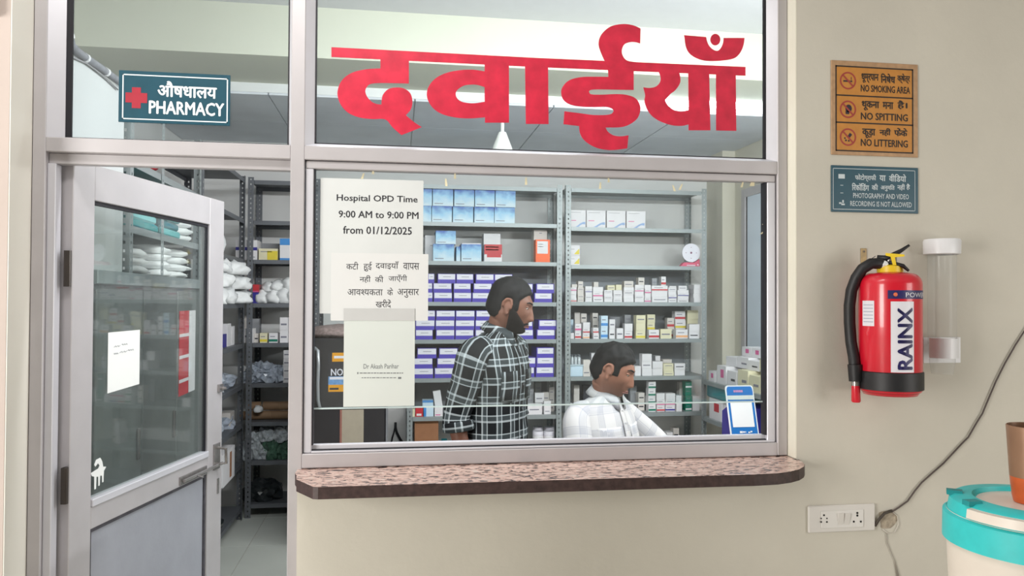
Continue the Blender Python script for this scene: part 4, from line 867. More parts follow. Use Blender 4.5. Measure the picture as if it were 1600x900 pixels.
for k in range(4): mb.lathe([(0, 0), (.003, 0), (.003, 0.0008), (0, 0.0008)], (0.04 * math.cos(k * PI / 2), 0.0, zc_ + 0.04 * math.sin(k * PI / 2)), 8, axis=ax)
mb.build('disc_print', M('disc_print', (130, 84, 110), rough=0.5, var=0), dd, local=True)
MB().poly([(-0.075, 0.01, 0), (0.07, 0.01, 0), (0.07, 0.01, 0.055), (0.03, 0.01, 0.03), (-0.05, 0.01, 0.03)], ext=(0, 0.05, 0)).build('stand', M('stand_pink', (226, 104, 132), rough=0.5, var=0.12, scale=6), dd, local=True, recalc=True)
MB().box(-0.03, 0.035, 0.0085, 0.0095, 0.006, 0.012).box(0.052, 0.06, 0.0085, 0.0095, 0.008, 0.018).build('stand_print', LABW, dd, local=True)

cnt = 0
def stack(rk, z, a, b, ytop, ybot, n, style, where, band=None, Y=3.13, depth=0.1, name='medicine_box', group=None, si=0):
    global cnt
    zc_ = 5.29 if Y < 3.17 else 5.29 + (Y - 3.13); h = (ybot - ytop) / 1200 * zc_ / n
    cn = {'white': 'white', 'off': 'off-white', 'cream': 'cream', 'ice': 'pale blue', 'red': 'red', 'grey': 'grey', 'green': 'green', 'peach': 'peach', 'teal': 'teal', 'dark': 'dark', 'blue': 'blue', 'navy': 'navy', 'yellow': 'yellow', 'pink': 'pink'}[style]
    cb2 = {'print': 'grey print', 'red': 'red print', 'pink': 'pink print', 'navy': 'navy stripe', 'green': 'green stripe', 'yellow': 'yellow panel', 'blue': 'blue stripe', 'dark': 'dark print', 'peach': 'peach panel', 'grey': 'grey print', 'white': 'white panel'}
    for i in range(n):
        bd = band[i % len(band)] if isinstance(band, list) else band
        d = []
        if bd in ('print', 'grey', 'dark'): d = [('print_line', bd, .12, .85, .38, .52)]
        elif bd: d = [('colour_band', bd, .0, 1.0, .12, .36), ('print_line', 'print', .15, .7, .6, .68)]
        lv = f', {ORD[i]} up' if n > 1 else ''
        xa, xb = P(a, 500, Y).x, P(b, 500, Y).x
        carton(xa + 0.0012, xb - 0.0012, z + i * h, z + (i + 1) * h - 0.0006, Y + 0.004 * ((i * 5 + cnt) % 3), depth, style, f'small {cn} carton{", " + cb2[bd] if bd else ""}{lv}, {where}', group, d, name, rz=0.05 * math.sin(cnt * 2.3 + i * 1.7))
    cnt += 1
    return z + n * h
G3 = 'small white cartons on the fourth shelf, right rack'
FS = [(888, 901, 448, 4, 'white', ['red', None, None, 'pink']), (902.5, 912.5, 448, 4, 'off', ['print', 'print', None, 'print']), (914.5, 925.5, 446, 5, 'white', [None, 'print', None, 'navy', None]), (926.5, 942.5, 447, 3, 'white', ['print', 'pink', None]),
      (944, 957.5, 452, 4, 'white', [None, 'print', None, 'print']), (958.5, 972.5, 452, 4, 'white', ['print', None, 'dark', None]), (974.5, 990.5, 447, 4, 'white', [None, None, 'dark', None]), (992, 1006.5, 443, 5, 'white', [None, 'print', None, 'pink', None]),
      (1007.5, 1017.5, 443, 4, 'white', ['pink', None]), (1018.5, 1043.5, 444, 3, 'white', ['print', None, 'red']), (1044.5, 1057.5, 447, 4, 'white', ['print', 'navy', None, 'print']), (1059, 1076.5, 451, 4, 'white', ['dark', None, 'navy', None]), (1084, 1097, 442, 4, 'white', [None])]
tops = []
for k, (a, b, y0, n, st_, bd) in enumerate(FS):
    tops.append(stack('R', RZ[3], a, b, y0, 471.5, n, st_, f'{ORD[k]} stack from left, fourth shelf, right rack', bd, group=G3))
for k, (i, a, b, hh, st_, bd) in enumerate([(0, 893, 902, 5, 'off', None), (1, 903.5, 911.5, 10, 'off', 'print'), (3, 927.5, 935, 8, 'off', None), (4, 949, 961, 8, 'cream', 'print'), (5, 962.5, 972, 9, 'cream', None), (6, 975, 989.5, 10, 'off', 'print'), (7, 997.5, 1007, 12, 'off', 'dark'), (9, 1019, 1027, 12, 'grey', 'print'), (9, 1033, 1040.5, 15, 'white', 'red'), (10, 1046, 1057, 2.5, 'white', None), (11, 1060.5, 1074, 7, 'white', 'print')]):
    stack('R', tops[i] + 0.0003, a, b, 400, 400 + hh, 1, st_, f'{ORD[k]} loose one atop the stacks, fourth shelf, right rack', bd, group=G3, depth=0.06)
G4 = 'mixed cartons on the fifth shelf, right rack'
MX = [(887, 897, 519, 1, 'white', None, 3.13), (898.5, 908.5, 504, 2, 'white', ['red', 'pink'], 3.13), (911, 922, 502, 3, 'white', ['peach', 'red', None], 3.13), (927, 936, 511, 2, 'white', ['print', 'red'], 3.13), (939, 950, 491, 2, 'ice', ['blue', 'ice' if False else 'blue'], 3.13),
      (952.5, 961.5, 497, 2, 'white', ['dark', 'print'], 3.13), (963.5, 974, 511.5, 1, 'white', 'print', 3.13), (976, 988.5, 504, 2, 'white', ['red', None], 3.13), (994, 1009, 490, 3, 'cream', ['yellow', None, 'print'], 3.13), (1011.5, 1024, 488, 3, 'cream', ['yellow', 'yellow', 'print'], 3.2),
      (1014, 1030.5, 514, 1, 'white', 'red', 3.13), (1032.5, 1050, 513, 1, 'cream', 'print', 3.13), (1056, 1075, 513.5, 1, 'white', 'peach', 3.13), (1077, 1093, 505, 2, 'white', ['dark', None], 3.13),
      (898, 907, 484, 4, 'off', None, 3.26), (908, 917, 486, 3, 'off', 'dark', 3.24), (926, 935, 485, 3, 'off', 'dark', 3.25), (976, 986, 488, 3, 'grey', 'print', 3.25), (1043, 1054, 493, 2, 'off', 'red', 3.24), (1055, 1071.5, 482, 3, 'white', ['red', 'yellow', 'red'], 3.24), (1074, 1091, 480, 3, 'cream', ['green', 'dark', None], 3.25), (887.5, 896.5, 496, 2, 'ice', None, 3.22)]
for k, (a, b, y0, n, st_, bd, yy) in enumerate(MX):
    yb = 529.5 - 12 * (yy - 3.1) / 0.12 * 0.25
    stack('R', RZ[4], a, b, y0, yb, n, st_, f'{ORD[k % 14]} stack {"in front" if k < 14 else "behind"}, fifth shelf, right rack', bd, Y=yy, group=G4, depth=0.06)
c = P(961, 494, 3.3); rr = 11 / 226
ca = thing('bowl', 'grey rounded card bowl leaning at the back, fifth shelf, right rack', 'bowl', (c.x, 3.32, RZ[4]))
MB().lathe([(0, 0.0), (rr * .5, 0.0), (rr * .9, 0.10), (rr * 1.05, 0.155), (rr, 0.155), (rr * .85, 0.1)], (0, 0, 0), 20).build('bowl_body', COLS['grey'], ca, local=True, smooth='auto')
G5 = 'cartons on the sixth shelf, right rack'
S6 = [(911.5, 923, 560, 2, 'off', ['print', None], 3.13), (924, 936, 548, 3, 'white', None, 3.22), (976.5, 992, 554, 2, 'white', ['print', None], 3.2), (980, 991, 571, 1, 'white', None, 3.13), (992.5, 1002.5, 571, 1, 'white', None, 3.13), (1003.5, 1019, 551, 3, 'white', ['navy' if False else None, 'print', None], 3.13), (1019.5, 1036, 563, 2, 'white', None, 3.15), (1024, 1032, 553, 3, 'white', None, 3.23), (1037.5, 1053, 567, 3, 'cream', ['print', None, 'print'], 3.13), (1036, 1050, 559, 2, 'off', None, 3.22), (1054.5, 1071, 567, 2, 'white', [None, 'dark'], 3.13)]
for k, (a, b, y0, n, st_, bd, yy) in enumerate(S6):
    yb = 588 - 12 * (yy - 3.1) / 0.12 * 0.35
    stack('R', RZ[5], a, b, y0, yb, n, st_, f'{ORD[k]} stack from left, sixth shelf, right rack', bd, Y=yy, group=G5, depth=0.06)
c = rect(886, 568, 911, 588, 3.13)
tray = thing('vial_tray', 'pale blue plastic tub of clear vials, left end of sixth shelf, right rack', 'tub', ((c[0] + c[1]) / 2, 3.13, RZ[5]))
wx = (c[1] - c[0]) / 2; H = 0.085
MB().box(-wx, wx, 0, 0.12, 0, H - 0.01, ch=0.004).build('tub', COLS['ice'], tray, local=True); MB().box(-wx - 0.004, wx + 0.004, -0.004, 0.124, H - 0.01, H, ch=0.002).build('lid', M('tub_lid', (190, 206, 214), rough=0.3, var=0), tray, local=True)
for i in range(4):
    for j in range(2):
        v = thing('vial', f'clear glass vial on the tub, {ORD[i]} from left in the {"front" if j == 0 else "back"} row', 'vial', (tray.location.x - wx + 0.016 + i * 0.026, 3.15 + j * 0.04, RZ[5] + H), 0, 'glass vials on the blue tub')
        MB().lathe([(0, 0), (.011, 0), (.011, .045), (.006, .052), (.006, .058)], (0, 0, 0), 12).build('vial_glass', M('vial_glass', (196, 204, 208), rough=0.1, var=0.03), v, local=True, smooth='auto')
        MB().lathe([(.007, .055), (.0075, .056), (.0075, .07), (0, .07)], (0, 0, 0), 12).build('vial_cap', M('vial_cap', (150, 156, 162), rough=0.3, metal=.6, var=0), v, local=True, smooth='auto')
G6 = 'cartons on the seventh shelf, right rack'
S7 = [(885, 895, 628, 1, 'white', 'blue', 3.13), (896.5, 913, 630, 1, 'white', None, 3.13), (897, 906, 598, 3, 'off', None, 3.24), (1013.5, 1025, 594, 4, 'white', 'green', 3.14), (1026.5, 1039.5, 614, 3, 'white', ['red', 'pink', None], 3.14), (1040.5, 1055.5, 614, 3, 'white', ['navy', 'pink', None], 3.14), (1057, 1066, 618, 2, 'white', None, 3.14), (1071.5, 1081.5, 594, 4, 'green', ['white', 'green', 'green'], 3.15), (1083, 1094, 619, 2, 'white', None, 3.14), (1062, 1070, 595, 3, 'off', None, 3.26), (985, 996, 600, 3, 'grey', None, 3.28), (998, 1008, 612, 2, 'off', 'dark', 3.2), (912, 925, 598, 3, 'dark', None, 3.28)]
for k, (a, b, y0, n, st_, bd, yy) in enumerate(S7):
    yb = 645.5 - 12 * (yy - 3.1) / 0.12 * 0.42
    stack('R', RZ[6], a, b, y0, yb, n, st_, f'{ORD[k]} stack of the seventh shelf, right rack', bd, Y=yy, group=G6, depth=0.06)
for k, (a, b, y0, n, st_, bd, yy) in enumerate([(884.5, 890.5, 668, 1, 'white', 'print', 3.13), (1042, 1052, 668, 3, 'white', None, 3.2), (1053, 1062, 664, 2, 'off', 'dark', 3.25)]):
    stack('R', 0.33, a, b, y0, 705, n, st_, f'{ORD[k]} stack of the lowest visible shelf, right rack', bd, Y=yy, group='cartons low on the right rack', depth=0.08)

# ---- side rack on the right wall
k = 0
XF = 2.155
for (y, yl, h, off, lv, st_, mk) in [(2.78, .10, .07, 0, 0, 'white', 'pink'), (2.62, .14, .12, 0, 0, 'white', 'pink'), (2.46, .13, .10, 0, 0, 'white', 'dark'), (2.30, .14, .12, .0, 0, 'cream', 'print'), (2.14, .14, .10, 0, 0, 'cream', 'print'), (1.98, .14, .13, 0, 0, 'white', 'print'), (1.80, .16, .11, 0, 0, 'ice', None), (1.62, .16, .12, 0, 0, 'white', None),
                                 (2.60, .16, .06, .06, .121, 'white', None), (2.43, .16, .07, .06, .121, 'white', 'print'), (2.26, .15, .06, .05, .121, 'white', 'dark'), (2.10, .15, .07, .05, .131, 'cream', None), (1.92, .16, .07, .05, .131, 'white', 'print'), (1.72, .18, .07, .05, .121, 'white', None),
                                 (2.50, .13, .06, .12, .192, 'white', 'pink'), (2.36, .13, .06, .12, .192, 'white', 'pink'), (2.2, .13, .05, .12, .202, 'white', None)]:
    t = MB().box(0, 0.11, -yl / 2, yl / 2, 0, h).build('medicine_box', COLS[st_]); t.location = (XF + off, y, 0.915 + lv)
    tag(t, f'{dict(white="white", cream="cream", ice="pale blue")[st_]} carton, {ORD[k % 8] if k < 8 else ORD[k - 8]} from the back in the {"bottom" if k < 8 else "upper"} layer on the right wall rack', 'box', 'cartons piled on the right wall rack')
    if mk: MB().box(-0.0008, 0, -yl * .25 if mk == 'pink' else -yl * .35, yl * .1, h * .35, h * (.8 if mk == 'pink' else .5)).build('print_mark', COLS[mk], t, local=True)
    k += 1
for k, (y, yl, h, st_, mk) in enumerate([(2.72, .20, .14, 'white', 'red'), (2.50, .18, .12, 'white', 'dark'), (2.22, .22, .16, 'navy', None), (1.9, .2, .15, 'white', 'print')]):
    t = MB().box(0, 0.2, -yl / 2, yl / 2, 0, h).build('medicine_box', COLS[st_]); t.location = (XF, y, 0.66)
    tag(t, ['white carton with red mark under the right wall rack top', 'white carton with dark print under the right wall rack top', 'navy carton behind the blue payment stand', 'plain white carton low on the right wall rack near the window edge'][k], 'box')
    if mk: MB().box(-0.0008, 0, -yl * .3, yl * .1, h * .4, h * .8).build('print_mark', COLS[mk], t, local=True)
t = MB().box(0, .25, -.2, .15, 0, .10, ch=0.01).build('folded_cloth', COLS['teal']); t.location = (XF, 2.72, 0.66 + 0.1405); tag(t, 'dark teal folded pack lying under the top of the right wall rack', 'pack')

# ---- things seen through the doorway
def lump(name, c, r, seed, m, label, cat, group=None, amp=0.25, fr=1.6, sub=3, flat=0.55, smooth=True, parent=None):
    bm = bmesh.new(); bmesh.ops.create_icosphere(bm, subdivisions=sub, radius=1.0)
    for v in bm.verts:
        d = v.co.normalized(); q = 1 + amp * noise.noise(d * fr + Vector((seed * 3.1, seed, 0))) + amp * 0.5 * noise.noise(d * fr * 2.7 + Vector((0, seed * 2.3, seed)))
        z = d.z * q; z = max(z, -flat); v.co = Vector((d.x * q * r[0], d.y * q * r[1], (z + flat) * r[2]))
    me = bpy.data.meshes.new(name); bm.to_mesh(me); bm.free(); me.materials.append(m)
    if smooth: me.polygons.foreach_set('use_smooth', [True] * len(me.polygons))
    o = bpy.data.objects.new(name, me); COL.objects.link(o); o.location = c; tag(o, label, cat, group); return o
GZ = M('gauze_white', (228, 230, 230), rough=0.8, var=0.03, scale=20, bump=0.3, bscale=40)
PLS = M('plastic_clear_grey', (170, 178, 190), rough=0.2, var=0.25, scale=25); PLS2 = M('plastic_silver', (190, 196, 200), rough=0.22, var=0.3, scale=30); KRF = M('kraft_roll', (150, 120, 92), rough=0.7, var=0.12, scale=20)
DKP_ = M('dark_polythene', (38, 42, 44), rough=0.2, var=0.2, scale=20)
def dx(px): return P(px, 500, 3.13).x
for k, (a, b, y0, st_, dec) in enumerate([(368, 402, 374, 'white', [('stripe', 'navy', 0, 1, .48, .64), ('print_line', 'print', .7, .9, .12, .16)]), (404, 434, 387, 'cream', [('yellow_panel', 'yellow', .45, 1, .0, .8), ('print_line', 'print', .1, .7, .7, .76)]), (437, 453, 371, 'white', [('blue_panel', 'blue', 0, 1, .7, 1), ('blue_panel', 'blue', 0, 1, 0, .1)])]):
    pxc(a, y0, b, 405, DZ[2], st_, ['white box with navy stripe, third shelf seen through the doorway', 'low cream and yellow box, third shelf seen through the doorway', 'blue topped white box, third shelf seen through the doorway'][k], None, dec, Y=3.13)
pxc(404, 377, 436, 405, DZ[2], 'grey', 'grey carton behind the cream and yellow box in the doorway rack', None, Y=3.3, depth=.1)
for k, (px, z, r) in enumerate([(406, 0, (.055, .07, .06)), (425, 0, (.06, .07, .065)), (443, 0, (.06, .07, .07)), (458, 0, (.06, .08, .08)), (430, .085, (.05, .06, .05)), (448, .09, (.055, .06, .055)), (416, .08, (.045, .05, .045))]):
    lump('gauze_bundle', (dx(px), 3.2, DZ[3] + z), r, k + 1, GZ, f'white gauze bundle, {ORD[k]} of the pile on the fourth doorway shelf', 'gauze bundle', 'white gauze bundles through the doorway', 0.3, 1.8)
pxc(384, 456, 404, 473, DZ[3], 'navy', 'dark blue pack under a red one, fourth doorway shelf', None, Y=3.14, depth=.1)
pxc(386, 444, 404, 456, DZ[3] + .0755, 'red', 'red pack on the blue one, fourth doorway shelf', None, [('label_panel', 'pink', 0, 1, 0, .15)], Y=3.15, depth=.1)
for k, (a, b, y0, yb, st_, bd, yy) in enumerate([(381, 396, 513, 535, 'white', 'print', 3.13), (397, 404, 521, 535, 'off', 'dark', 3.15), (406, 418, 520, 535, 'cream', 'yellow', 3.13), (420, 434, 520, 535, 'white', 'green', 3.13), (437, 450, 496, 535, 'white', 'print', 3.13), (380, 388, 496, 535, 'off', None, 3.3), (392, 405, 500, 535, 'grey', None, 3.3)]):
    stack('D', DZ[4], a, b, y0, yb, 2 if yb - y0 > 30 else 1, st_, f'{ORD[k]} place on the fifth doorway shelf', bd, Y=yy, group='cartons on the fifth doorway shelf', depth=.08)
stack('D', DZ[5], 443, 456, 548, 598, 4, 'white', 'right end of the sixth doorway shelf', 'print', Y=3.13, group='cartons on the sixth doorway shelf', depth=.08)
for k, (px, z, r) in enumerate([(386, 0, (.06, .08, .05)), (404, 0, (.07, .08, .06)), (422, 0, (.07, .08, .055)), (436, 0, (.05, .08, .07)), (410, .07, (.07, .07, .045)), (396, .065, (.06, .06, .04))]):
    lump('plastic_packet', (dx(px), 3.21, DZ[5] + z), r, k + 11, PLS, f'crumpled clear plastic packet, {ORD[k]} on the sixth doorway shelf', 'packet', 'clear packets through the doorway', 0.55, 2.8, 3, .5, False)
for k, (px, z, L) in enumerate([(386, 0, .1), (409, 0, .12), (436, 0, .13), (396, .062, .09), (424, .062, .12), (445, .062, .1)]):
    c = Vector((dx(px), 3.2, DZ[6] + .031 + z)); r_ = thing('bandage_roll', f'brown bandage roll, {ORD[k]} on the seventh doorway shelf', 'roll', c, 0.2 * math.sin(k * 3), 'brown rolls through the doorway')
    MB().tube([(-L / 2, 0, 0), (-L * .48, 0, 0), (L * .48, 0, 0), (L / 2, 0, 0)], [.026, .030, .030, .026], 16).build('roll_wrap', KRF, r_, local=True, smooth='auto')
    MB().tube([(L / 2 - 0.001, 0, 0), (L / 2 + .002, 0, 0)], .012, 10).tube([(-L / 2 - 0.002, 0, 0), (-L / 2 + .001, 0, 0)], .012, 10).build('roll_core', M('roll_core', (214, 206, 190), rough=0.7, var=0), r_, local=True)
lump('bandage_ball', (dx(404), 3.14, DZ[6] + .06), (.03, .03, .03), 77, GZ, 'small white ball of bandage among brown rolls, seventh doorway shelf', 'bandage')
for k, (px, z, r, m_) in enumerate([(384, 0, (.06, .08, .08), 0), (404, 0, (.065, .08, .09), 0), (425, 0, (.07, .09, .09), 1), (445, 0, (.06, .08, .08), 1), (394, .11, (.05, .06, .05), 0), (415, .12, (.06, .07, .06), 0), (438, .11, (.06, .07, .07), 0)]):
    lump('plastic_packet', (dx(px), 3.21, DZ[7] + z), r, k + 31, PLS2 if m_ == 0 else M('plastic_green', (78, 110, 92), rough=0.22, var=0.35, scale=30), f'crumpled {"silver" if m_ == 0 else "dark green"} packet, {ORD[k]} on the eighth doorway shelf', 'packet', 'silver and green packets through the doorway', 0.55, 2.8, 3, .5, False)
lump('polythene_bag', (dx(408), 3.24, DZ[8]), (.13, .1, .09), 51, DKP_, 'dark polythene bag on the lowest shelf seen through the doorway', 'bag', None, 0.4, 2.5, 3, .5, False)
# left wall rack, far bay
XL = -1.02
for k, (y, z, r) in enumerate([(2.85, 0, (.09, .1, .06)), (2.6, 0, (.1, .11, .07)), (2.35, 0, (.1, .12, .07)), (2.80, .09, (.1, .1, .06)), (2.52, .10, (.1, .11, .06)), (2.74, .18, (.09, .1, .055)), (2.5, .19, (.09, .1, .05))]):
    lump('gauze_bundle', (XL - .05 + (0.07 if k in (0, 3, 5) else 0.02), y, DZ[3] + z), r, k + 61, GZ, f'large white gauze bundle, {ORD[k]} of the overhanging pile behind the door edge', 'gauze bundle', 'white gauze bundles on the left rack', 0.35, 2.0)
lump('cotton_bag', (XL - .1, 2.6, DZ[2]), (.1, .14, .12), 71, GZ, 'white cotton bag on the third shelf just past the door top', 'bag', None, 0.2, 1.6)
for k, (y, w, h, z, st_) in enumerate([(2.9, .08, .12, DZ[4], 'white'), (2.78, .1, .14, DZ[4], 'white'), (2.66, .09, .08, DZ[4], 'navy'), (2.9, .12, .1, DZ[7] if False else DZ[6], 'off')]):
    t = MB().box(-.12, 0, -w / 2, w / 2, 0, h).build('medicine_box', COLS[st_]); t.location = (XL - .01, y, z); tag(t, ['white carton nearest the corner, left rack fifth shelf', 'taller white carton, left rack fifth shelf by the door edge', 'navy carton, left rack fifth shelf by the door edge', 'off-white carton, left rack seventh shelf by the door edge'][k], 'box')
for k, (y, z) in enumerate([(2.85, DZ[5]), (2.6, DZ[5]), (2.8, DZ[6]), (2.55, DZ[6])]):
    lump('plastic_packet', (XL - .1, y if k != 2 else 2.88, z), (.1, .11, .07), k + 81, PLS, f'crumpled clear packet, {ORD[k]} behind the door lock on the left rack', 'packet', 'clear packets on the left rack', .55, 2.8, 3, .5, False)
t = carton(0, .01, 0, .01, 0, .01, 'white', 'x'); bpy.data.objects.remove(t)
t = MB().box(-.22, 0.0, -.16, .16, 0, .19).build('carton', COLS['white']); t.location = (XL + .05, 2.52, DZ[7]); tag(t, 'white carton with brown tape strip behind the door handle', 'box')
MB().box(0.0, 0.001, .02, .07, .02, .17).build('tape', COLS['brown'], t, local=True)
lump('polythene_bag', (XL - .12, 2.5, DZ[8]), (.12, .2, .10), 91, DKP_, 'dark polythene bag on the floor-level shelf of the left rack', 'bag', None, 0.4, 2.5, 3, .5, False)
# left wall rack, near bay (seen through the door glass)
TEALS = [M('gown_teal_a', (30, 140, 140), rough=0.6, var=0.15, scale=30), M('gown_teal_b', (120, 190, 192), rough=0.6, var=0.1, scale=30), M('gown_teal_c', (14, 108, 116), rough=0.6, var=0.15, scale=30)]
for j, (ya, yb, n) in enumerate([(0.90, 1.22, 5), (1.26, 1.56, 4)]):
    for i in range(n):
        h = .036; t = MB().box(-.30, 0, ya, yb, 0, h - .002, ch=.008).build('folded_gown', TEALS[(i + j) % 3]); t.location = (XL + .015 - .008 * (i % 2), 0, NZ[1] + i * h)
        tag(t, f'folded teal gown pack, {ORD[i]} up in the {"near" if j == 0 else "far"} pile behind the door glass', 'folded gown', 'teal gown packs behind the door glass')
for j, (ya, yb, n, z) in enumerate([(0.90, 1.2, 3, NZ[2]), (1.26, 1.5, 4, NZ[2]), (1.54, 1.8, 4, NZ[2]), (1.6, 1.85, 4, NZ[1])]):
    for i in range(n):
        h = .034; t = lump('linen_pack', (XL - .13, (ya + yb) / 2, z + i * h), (.15, (yb - ya) / 2, .026), 100 + i + 7 * j, GZ, f'white linen pack, {ORD[i]} up in the {ORD[j]} pile behind the door glass', 'linen pack', 'white linen packs behind the door glass', .18, 2.2, 3, .6)
lump('cloth_bag', (XL - .15, 1.1, NZ[0]), (.13, .2, .05), 131, M('cloth_greenish', (150, 176, 168), rough=0.7, var=0.3, scale=18), 'pale green cloth bag above the door top rail', 'bag', None, .4, 2.2)
lump('red_pack', (XL - .05, 1.25, NZ[0] + 0.02), (.05, .05, .03), 132, COLS['red'], 'small red pack on the greenish bag above the door', 'pack')
xa_ = -0.9745
for (nm, c_, y0, y1, lab) in (('red_strip_notice', 'red', 1.44, 1.60, 'tall red strip notice on the cupboard behind the door glass'), ('white_strip_notice', 'white', 1.61, 1.72, 'tall white strip notice beside the red one behind the door glass')):
    t = thing(nm, lab, 'notice', (xa_, (y0 + y1) / 2, 1.02)); MB().box(xa_, xa_ + .002, y0, y1, 1.02, 1.41).build('sheet', COLS[c_], t)
    if c_ == 'red':
        for zz_ in (.06, .17, .27): MB().box(xa_ + .002, xa_ + .003, y0, y1, 1.02 + zz_, 1.035 + zz_).build('white_line', WBX, t)

# ------------------------------------------------------------------ refrigerator with sticker, cloth on top
FY = 2.40; fx0, fx1 = P(468, 600, FY).x, P(606.5, 600, FY).x; fz = P(520, 529, FY).z
rf = thing('refrigerator', 'dark grey refrigerator behind the lower notice on the glass', 'refrigerator', ((fx0 + fx1) / 2, FY, 0))
FRG = M('fridge_dark', (62, 60, 62), rough=0.28, metal=0.3, var=0.08, scale=5); FRE = M('fridge_edge', (150, 152, 158), rough=0.3, metal=0.5, var=0.03)
MB().box(fx0 + .004, fx1 - .004, FY + .05, FY + .52, 0.04, fz, ch=.006).build('cabinet', FRG, rf)
MB().box(fx0, fx1 - .012, FY, FY + .045, 0.06, fz, ch=.012).build('door', FRG, rf)
MB().box(fx1 - .012, fx1, FY + .002, FY + .045, 0.06, fz).build('door_edge', FRE, rf)
for sx in (fx0 + .04, fx1 - .04):
    for sy in (FY + .08, FY + .48): MB().lathe([(0, 0), (.018, 0), (.018, .04), (0, .04)], (sx, sy, 0), 10).build('foot', BLK, rf)
hp = [P(489, 546, FY - .002), P(492, 544, FY - .03), P(497, 548, FY - .045), P(497.5, 570, FY - .05), P(496.5, 600, FY - .05), P(497, 625, FY - .045), P(499, 634, FY - .03), P(500, 637, FY - .002)]
MB().tube(hp, .010, 10).build('handle', M('handle_silver', (186, 188, 192), rough=0.3, metal=0.5, var=0), rf, smooth=True)
mb = MB(); T = FY - .0008
px_quad(mb, 513, 550, 562, 616, T, 0); px_quad(mb, 519, 551, 562, 565, T - .0004, 1); px_text(mb, 'NO.1', 517, 576, 543, 587, T - .0004, 2, .02); px_quad(mb, 513, 588, 562, 601, T - .0004, 3); px_quad(mb, 513, 601, 562, 612, T - .0004, 1); px_quad(mb, 515, 606, 529, 609, T - .0008, 0); px_quad(mb, 515, 589, 540, 593, T - .0008, 2)
px_quad(mb, 522, 556, 540, 560, T - .0008, 2)
mb.build('sticker', [M('sticker_dark', (54, 52, 56), rough=0.4, var=0), M('sticker_orange', (232, 160, 30), rough=0.4, var=0.05), LABW, M('sticker_blue', (112, 156, 206), rough=0.4, var=0.2, scale=60)], rf)
lump('cloth_cover', ((fx0 + fx1) / 2 - .05, FY + .2, fz), (.2, .17, .05), 141, M('cloth_pinkish', (160, 140, 136), rough=0.8, var=0.3, scale=60), 'pinkish grey folded cloth on top of the refrigerator', 'cloth', None, .2, 2.4)
xa, xb, za, zb = rect(534, 640, 568, 735, FY - .002)
pn = thing('paper_sheet', 'beige paper sheet on the lower refrigerator door', 'paper', ((xa + xb) / 2, FY - .002, za)); MB().box(xa, xb, FY - .0026, FY - .0012, za, zb).build('sheet', M('paper_beige', (166, 156, 138), rough=0.6, var=0.05), pn)
MB().box(xa - .012, xa, FY - .0026, FY - .0012, za, zb).build('red_margin', M('paper_rust', (150, 100, 88), rough=0.6, var=0.1), pn)
tag(MB().tube([P(618, 660, 3.44), P(618, 668, 3.43), P(620, 676, 3.43), P(625, 686, 3.43), P(632, 696, 3.43), P(640, 706, 3.43), P(642, 740, 3.43)], .009, 8).tube([P(617.5, 668, 3.43), P(613, 684, 3.43), P(610, 700, 3.43)], .006, 8).build('power_cord', BLK, smooth=True), 'thick black cord on the wall between refrigerator and left rack', 'cord')

# ------------------------------------------------------------------ payment stand on the ledge, desk, pendant, conduit, tube light, side window
zs = zt + 0.0
b0, b1 = P(1144, 686, .23), P(1187, 686, .23); ztop = P(1160, 603, .285).z; lean = math.atan2(0.055, ztop - zs); Hs = math.hypot(.055, ztop - zs)
pm = thing('payment_stand', 'blue payment stand with blank white panel on the ledge behind the glass', 'payment stand', ((b0.x + b1.x) / 2, .23, zs)); pw = (b1.x - b0.x) / 2
up_ = Vector((0, math.sin(lean), math.cos(lean))); nn = Vector((0, -math.cos(lean), math.sin(lean)))
def sp_(u, v, o=0.0): return Vector((u * pw, 0, 0)) + up_ * (v * Hs) + nn * o
def rr_(u0, u1, v0, v1, o, rad=.0):
    if rad <= 0: return [sp_(u0, v0, o), sp_(u1, v0, o), sp_(u1, v1, o), sp_(u0, v1, o)]
    q = [sp_(u0, v0, o), sp_(u1, v0, o)]
    for k in range(5): a = k * PI / 8; q.append(sp_(u1 - rad + rad * math.cos(a), v1 - rad * .45 + rad * .45 * math.sin(a), o))
    for k in range(5): a = PI / 2 + k * PI / 8; q.append(sp_(u0 + rad + rad * math.cos(a), v1 - rad * .45 + rad * .45 * math.sin(a), o))
    return q
PB = M('payment_blue', (24, 112, 190), rough=0.3, var=0.03); PWH = M('payment_white', (228, 234, 238), rough=0.3, var=0)
MB().poly(rr_(-1.03, 1.03, 0, 1.01, 0, .16), ext=nn * -.004).build('back_plate', PWH, pm, local=True, recalc=True)
MB().poly(rr_(-.95, .95, 0.0, .99, .0006, .15)).build('blue_face', PB, pm, local=True)
MB().poly(rr_(-.95, .95, .755, .83, .0012)).build('white_band', M('payment_pale', (206, 216, 214), rough=0.4, var=0), pm, local=True)
MB().poly(rr_(-.80, .78, .27, .715, .0012)).build('white_panel', PWH, pm, local=True)
mb = MB()
for (u0, u1, v0, v1) in [(-.35, -.15, .165, .20), (-.12, .0, .17, .195), (.04, .10, .17, .195), (.25, .4, .165, .185), (.42, .55, .175, .20), (-.7, -.6, .035, .045), (.2, .7, .03, .04)]: mb.poly(rr_(u0, u1, v0, v1, .0012))
mb.build('foot_print', PWH, pm, local=True)
mb = MB()
for k in range(5): mb.poly(rr_(-.45 + k * .14, -.35 + k * .14, .885, .925, .0012))
mb.build('head_print', M('payment_pink', (214, 150, 190), rough=0.4, var=0), pm, local=True)
MB().poly([(-pw * 1.3, .05, 0), (-pw * .9, .004, 0), (-pw * .9, .045, .12), (-pw * 1.1, .07, .10)], ext=(0.006, 0, 0)).build('support', M('payment_indigo', (48, 44, 110), rough=0.4, var=0), pm, local=True, recalc=True)

